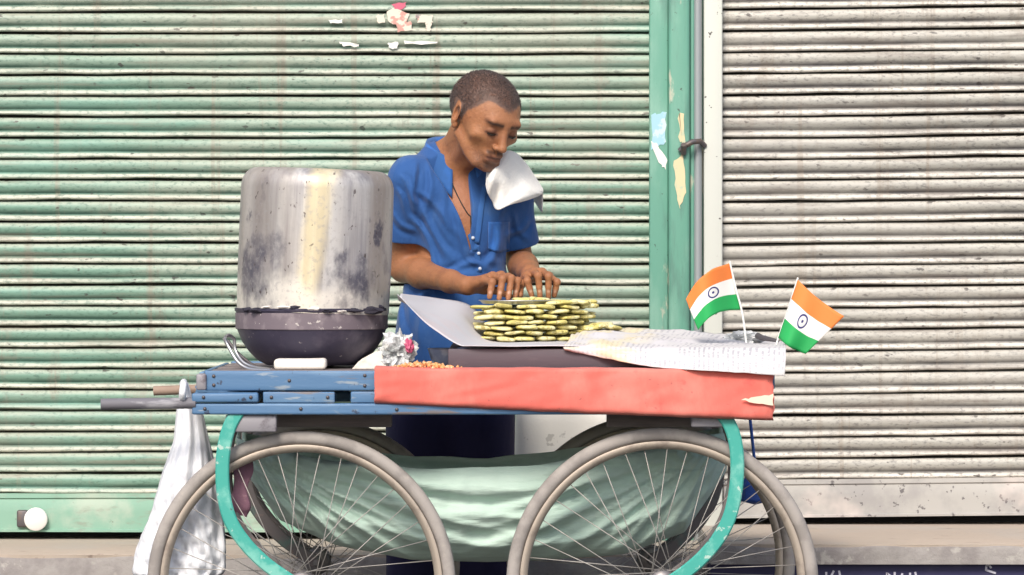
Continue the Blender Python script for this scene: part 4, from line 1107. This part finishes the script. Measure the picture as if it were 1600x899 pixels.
paint(face*np.exp(-((z+.079)/.009)**2)*sm(ax_, .024, .010), (.05, .032, .03), .85)                           # chin tuft
paint(face*np.exp(-((z+.0558)/.007)**2)*sm(ax_, .024, .018)*(y < -.08), (.24, .10, .085), .6)                 # lips
paint(face*np.exp(-((z+.0558)/.0022)**2)*sm(ax_, .025, .020)*(y < -.08), (.06, .025, .025), .8)
arch = .0340-.10*np.maximum(ax_-.032, 0)-.09*np.maximum(.026-ax_, 0)
paint(face*np.exp(-((z-arch)/.0056)**2)*sm(ax_, .008, .013)*sm(ax_, .056, .046), (.022, .016, .015), .95)   # brows
paint(face*np.exp(-((z-.0075+6*(ax_-.031)**2)/.0038)**2)*sm(ax_, .013, .018)*sm(ax_, .050, .044)*(y < -.06), (.015, .010, .010), .95)   # lashes
paint(face*np.exp(-((z-.010)/.016)**2)*np.exp(-((ax_-.031)/.017)**2)*(y < -.06), (.15, .065, .045), .8)  # eye-socket shade painted into the skin colour
paint(sm(pos[:, 2], HC.z-.12, HC.z-.16)*sm(pos[:, 2], 1.16, 1.22), (.36, .15, .09), .5)
def hairline(x, y): return np.interp(y, [-.12, -.075, -.055, -.038, -.022, -.008, .012, .032, .06, .13], [.080, .075, .062, .046, .036, .000, .016, .014, -.024, -.06])+.020*np.exp(-((np.abs(x)-.047)/.020)**2)*(y < -.03)-.006*np.exp(-(x/.02)**2)*(y < -.05)
near = hd*(ax_ < .0815)*sm(z-hairline(x, y), -.012, .004)
nn = np.zeros(len(pos)); ii = np.nonzero(near > .01)[0]
nn[ii] = [mnoise.noise(Vector(pos[i])*300)*.7+mnoise.noise(Vector(pos[i])*60)*.5 for i in ii]
paint(np.clip(near*1.4-.2+nn*.6*(near > .01), 0, 1)*(near > .01), (.120, .080, .070), .9)
for k_ in KN:                                                                  # darker skin over the finger joints
    d_ = np.sqrt(((pos-np.array(k_))**2).sum(1)); paint(np.exp(-(d_/.008)**2), (.20, .085, .05), .6)
for k_ in TN:                                                                  # pale nails
    d_ = np.sqrt(((pos-np.array(k_))**2).sum(1)); paint(np.exp(-(d_/.0045)**4), (.62, .40, .30), .7)
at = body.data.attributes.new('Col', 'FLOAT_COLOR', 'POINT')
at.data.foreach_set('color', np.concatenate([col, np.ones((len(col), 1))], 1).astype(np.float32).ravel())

# ---- cropped hair: many short strands rooted on the scalp
me = body.data; nrm = np.empty(len(me.vertices)*3, np.float32); me.vertex_normals.foreach_get('vector', nrm); nrm = nrm.reshape(-1, 3)
hm = (z-hairline(x, y)); ok = np.nonzero((hm > -.010) & (hd > .3) & (z > -.06) & ~((ax_ > .0795) & (y > -.012) & (y < .036) & (z < .04)))[0]
rg = np.random.default_rng(3)
pk = rg.choice(ok, 26000); pk = pk[rg.random(len(pk)) < np.clip((hm[pk]+.010)/.016, 0, 1)**1.3]
n = len(pk); root = pos[pk]+rg.normal(0, .0009, (n, 3)); nn_ = nrm[pk]
lie = HR @ np.array([0, -.35, -.25]); d = nn_+lie*.6+rg.normal(0, .28, (n, 3)); d /= np.linalg.norm(d, axis=1)[:, None]
ln = rg.uniform(.0020, .0044, n)*np.clip((hm[pk]+.012)/.03, .35, 1); sd = np.cross(d, rg.normal(0, 1, (n, 3))); sd /= np.linalg.norm(sd, axis=1)[:, None]
V = np.stack([root-sd*.00055, root+sd*.00055, root+d*ln[:, None]], 1).reshape(-1, 3)
hm_ = bpy.data.meshes.new('hair'); hm_.vertices.add(len(V)); hm_.vertices.foreach_set('co', V.astype(np.float32).ravel())
hm_.loops.add(3*n); hm_.loops.foreach_set('vertex_index', np.arange(3*n, dtype=np.int32)); hm_.polygons.add(n); hm_.polygons.foreach_set('loop_start', np.arange(0, 3*n, 3, dtype=np.int32))
hm_.update(calc_edges=True); hm_.materials.append(M['hair']); o = bpy.data.objects.new('hair', hm_); COL.objects.link(o); keep(o, vend)

# ---- shirt
lo = (P(592, 0, 1.1).x, .74, P(0, 585, 1).z); hi = (P(850, 0, 1.15).x, 1.22, P(0, 215, 1).z)
S = Field(lo, hi, .0028)
S.cap(HI, lerp(HI, WA, .5), .150, .140, .02, sy=1.3)
S.cap(lerp(HI, WA, .5), WA, .140, .130, .03, sy=1.3); S.cap(WA, CH, .130, .119, .03, sy=1.25)
S.cap(CH, NB+Vector((0, .01, -.055)), .119, .094, .03, sy=1.25)
for J in (RS, LS):
    S.cap(NB+Vector((0, .015, -.028)), J+Vector((0, .0, -.006)), .052, .050, .03)
S.cap(lerp(CH, RS, .6), CH, .08, .1, .03); S.cap(lerp(CH, LS, .6), CH, .08, .1, .03)
for J, E_, t, r1 in ((RS, RE, .66, .0535), (LS, LE, .70, .056)):
    end = lerp(J, E_, t); S.cap(J, end, .054, r1, .022)
    d = (E_-J).normalized(); c0 = np.array(end); dn = np.array(d)
    def cut(X, Y, Z, c0=c0, dn=dn): return -((X-c0[0])*dn[0]+(Y-c0[1])*dn[1]+(Z-c0[2])*dn[2])
    S.op(cut, c0-.075+dn*.03, c0+.075+dn*.03, .002, True)
    S.cap(lerp(J, E_, t*.90), lerp(J, E_, t+.3), .036, r1-.005, .003, True)
# folds: gathered creases running from the armpits and across the belly
X, Y, Z = np.meshgrid(*S.ax, indexing='ij')
band = np.abs(S.v) < .03
p = np.stack([X[band], Y[band], Z[band]], 1)
u_ = (p-np.array(CH)) @ np.array(tl); zz = p[:, 2]
def crease(p, a, b, amp, wd, side=1):
    """one soft fold: a ridge with a valley beside it, fading out at both ends"""
    A, Bq = P(a[0], a[1], .9), P(b[0], b[1], .9); d = np.array([Bq.x-A.x, Bq.z-A.z]); L_ = np.linalg.norm(d); d /= L_
    r = p[:, [0, 2]]-np.array([A.x, A.z]); t = r @ d/L_
    s_ = (r[:, 0]*-d[1]+r[:, 1]*d[0])*side+.006*np.sin(t*5+a[0])
    s_ = s_*(1-.35*t)
    win = np.clip(t*4+.6, 0, 1)*np.clip((1.1-t)*3, 0, 1)
    return -amp*win*(np.exp(-(s_/wd)**2)-.75*np.exp(-((s_-1.7*wd)/wd)**2))*(p[:, 1] < 1.03)
disp = 0
for a, b, am, wd, sd in (((652, 325), (712, 412), .007, .0075, 1), ((650, 345), (690, 430), .007, .0070, 1), ((660, 305), (725, 372), .005, .0070, -1), ((646, 262), (652, 350), .006, .0065, 1),
                         ((672, 262), (668, 340), .005, .0070, -1), ((690, 300), (706, 395), .004, .0085, 1), ((620, 300), (650, 352), .005, .0060, 1), ((612, 335), (650, 366), .005, .0060, -1),
                         ((626, 278), (656, 322), .004, .0060, 1), ((790, 345), (760, 420), .006, .0070, -1), ((786, 330), (770, 400), .005, .0070, 1), ((826, 345), (792, 372), .005, .0060, 1),
                         ((800, 335), (826, 378), .004, .0060, -1), ((650, 440), (745, 425), .006, .0075, 1), ((640, 470), (700, 445), .006, .0078, -1), ((700, 425), (780, 405), .005, .0070, 1),
                         ((622, 480), (640, 560), .007, .0085, 1), ((655, 470), (662, 560), .006, .0085, -1), ((730, 400), (765, 430), .005, .0065, 1), ((712, 340), (738, 415), .004, .0065, -1)):
    disp = disp+crease(p, a, b, am, wd, sd)
disp = disp+.0022*np.sin(p[:, 0]*37+2*np.sin(p[:, 2]*23))*np.sin(p[:, 2]*29+p[:, 1]*31)
S.v[band] += disp.astype(np.float32)
# open neck: a V cut to the skin
VA = P(741, 392, .86); VT = NB+tf*.03
def vee(X, Y, Z):
    r = [(X-VA[0]), (Y-VA[1]), (Z-VA[2])]; s_ = r[0]*tl[0]+r[1]*tl[1]
    h = r[2]; ctr = np.interp(np.clip(h, -.02, .25), [-.02, 0, .12, .21], [.0, 0, -.022, -.045]); w_ = np.interp(h, [-.02, 0, .05, .13, .20, .25], [-.01, .001, .0085, .026, .046, .055])
    dfront = (X-CH[0])*tf[0]+(Y-CH[1])*tf[1]
    return np.maximum(np.abs(s_-ctr)-w_, .045-dfront)
S.op(vee, VA-Vector((.14, .10, .03)), VA+Vector((.12, .16, .25)), .002, True)
S.cap(hp(0, .034, -.030), NB+Vector((.014, .008, -.0)), .054, .060, .003, True)
pos, f = S.mesh(relax=1); shirt = np_obj('shirt', pos, f, M['shirt'], vend)
# helper: depth of the shirt front at a photo pixel
tri = None
from mathutils.bvhtree import BVHTree
bvh = BVHTree.FromPolygons([tuple(q) for q in pos], [tuple(int(i) for i in q) for q in f])
def on_shirt(px, py, lift=.002):
    o = Vector((0, -D0, HZ)); d = (P(px, py, .9)-o).normalized()
    h = bvh.ray_cast(o, d)
    return h[0]-d*lift if h[0] else P(px, py, .88)
# collar: a folded band round the neck with two points
def collar(u, v):
    a = lerp(-1, 1, u)*math.radians(158)               # 0 at the nape
    c = NB+Vector((.012, .006, .010)); dirv = (-tf*math.cos(a)+tl*math.sin(a))
    fr_ = abs(lerp(-1, 1, u))
    rise = .030*(1-fr_**2)+.004
    r_in = .064+.004*fr_; r_out = .083+.012*fr_**3
    if v < .5: t = v/.5; r = lerp(r_in, r_in+.004, t); h = lerp(-.03, rise, t)
    else: t = (v-.5)/.5; r = lerp(r_in+.007, r_out, t); h = rise-t*(.030+.034*fr_**4)-.03*fr_**2*t
    return c+dirv*r+Vector((0, 0, h-.034*fr_**2))
v, fc, uv = grid(collar, 60, 12)
o = obj('collar', v, fc, M['shirt2']); solid(o, .0028); o.parent = shirt
def sub_part(o, par=None):
    o.parent = par or shirt; return o
# plackets along the V
for pts in ([(696, 268), (708, 296), (722, 330), (734, 362), (742, 392)], [(757, 290), (752, 320), (748, 350), (744, 380)], [(744, 384), (746, 405), (748, 425)]):
    q = [on_shirt(a, b, .0005) for a, b in pts]
    vv, ff = sweep(spline(q, 5), rrect(.0075, .0016, .0008), hint=Vector((0, 1, 0))); sub_part(obj('placket', vv, ff, M['shirt2']))
for a, b in ((748, 396), (750, 420), (739, 372)):
    c = on_shirt(a, b, .003); vv, ff = lathe([(0, -.001), (.0042, -.001), (.0042, .001), (0, .001)], 12, 'y'); o = obj('button', [p+c for p in vv], ff, M['button']); sub_part(o)
# breast pocket
pk = [(762, 349), (796, 347), (797, 388), (780, 396), (764, 390)]
def pocket(u, v):
    px = lerp(763, 796, u); py = lerp(347, 390, v)+(5*(1-abs(2*u-1)) if v > .9 else 0)
    return on_shirt(px, py, .0025)
v, fc, uv = grid(pocket, 10, 12); o = obj('pocket', v, fc, M['shirt2']); solid(o, .002); sub_part(o)
# black thread round the neck
bb = BVHTree.FromPolygons([tuple(q) for q in body_pos], [tuple(int(i) for i in q) for q in body_f]) if False else None
th = [NB+tf*.062+tl*x_+Vector((0, 0, z_)) for x_, z_ in ((-.05, .0), (-.03, -.05))]
dg = None
bmv = np.empty(len(body.data.vertices)*3, np.float32); body.data.vertices.foreach_get('co', bmv)
bmf = np.empty(len(body.data.loops), np.int32); body.data.loops.foreach_get('vertex_index', bmf)
bt = BVHTree.FromPolygons([tuple(q) for q in bmv.reshape(-1, 3)], [tuple(int(i) for i in q) for q in bmf.reshape(-1, 4)])
def on_skin(px, py, lift=.001):
    o = Vector((0, -D0, HZ)); d = (P(px, py, .9)-o).normalized(); h = bt.ray_cast(o, d)
    return h[0]-d*lift if h[0] else P(px, py, .88)
o = tube('neck_thread', spline([on_skin(a, b) for a, b in ((700, 270), (712, 300), (725, 325), (735, 338), (743, 333), (748, 318))], 5), .0016, M['skin_dark'], n=6); keep(o, vend)
o = tube('pendant', [on_skin(736, 338, .003), on_skin(738, 350, .004), on_skin(737, 360, .003)], .004, M['skin_dark'], n=8, scale=[.6, 1.2, .7]); keep(o, vend)
# sparse chest hair is left to the skin; eyes show as dark slits
for s in (-1, 1):
    a, b, c_ = hp(s*.019, -.0885, .0066), hp(s*.031, -.0935, .0048), hp(s*.0425, -.0865, .0056)
    o = tube('eyelash', spline([Vector(a), Vector(b), Vector(c_)], 5), .0026, M['eye'], n=6); keep(o, vend)

# ---- trousers and sandals
lo = (HI.x-.24, .80, .04); hi = (HI.x+.26, 1.22, HI.z+.10)
T = Field(lo, hi, .006)
hipz = HI.z+.02
for s, fxp in ((-1, 655), (1, 752)):
    kx = P(fxp, 0, 1.0).x; T.cap((HI.x+s*.066, 1.0, hipz), (kx, .965, .50), .098, .083, .03); T.cap((kx, .965, .50), (kx+s*.008, 1.0, .07), .083, .074, .03)
T.cap((HI.x-.05, 1.0, hipz), (HI.x+.05, 1.0, hipz), .11, .11, .03, sy=1.2)
pos, f = T.mesh(relax=2); np_obj('trousers', pos, f, M['trouser'], vend)
for s, fxp in ((-1, 655), (1, 752)):
    kx = P(fxp, 0, 1.0).x+s*.008
    Fo = Field((kx-.07, .80, -.002), (kx+.07, 1.10, .12), .005)
    Fo.cap((kx, 1.04, .033), (kx+s*.012, .86, .028), .036, .034, .02); Fo.cap((kx, 1.0, .12), (kx, 1.01, .05), .042, .04, .02)
    pos, f = Fo.mesh(relax=1); np_obj('shoe', pos, f, M['sandal'], vend)

# ------------------------------------------------------------------ towel over his left shoulder
A_ = [P(761, 267, .845), P(774, 250, .865), P(796, 237, .90), P(815, 250, .93), P(833, 275, .955), P(848, 300, .955)]
D_ = [P(759, 273, .838), P(762, 292, .825), P(766, 312, .82), P(777, 327, .825), P(808, 318, .85), P(845, 303, .93)]
def towelf(u, v):
    # v runs from the flap behind the shoulder over the top and down the chest
    if v < .3:
        t = v/.3; p = pl(u, A_); b = p+Vector((.0, .11, -.07+.02*u)); q = lerp(b, p, t); q.z += .03*math.sin(math.pi*t)*.8
    else:
        t = (v-.3)/.7; q = lerp(pl(u, A_), pl(u, D_), t); q.y -= .042*math.sin(math.pi*min(1, t*1.0))*(math.sin(math.pi*u)**.6)
        q += Vector((.003, .016, 0))*math.sin(u*11+t*2.5)*(.2+.8*t)+Vector((0, .006, 0))*math.sin(u*23-t*3)*t
    return q+Vector((0, .004*N(u*7, v*6), .003*N(u*6, v*7, 4)))
v, fc, uv = grid(towelf, 60, 48)
o = obj('towel', v, fc, M['towel']); solid(o, .004)
tag(o, 'white towel draped over the shoulder of the blue shirt', 'towel')
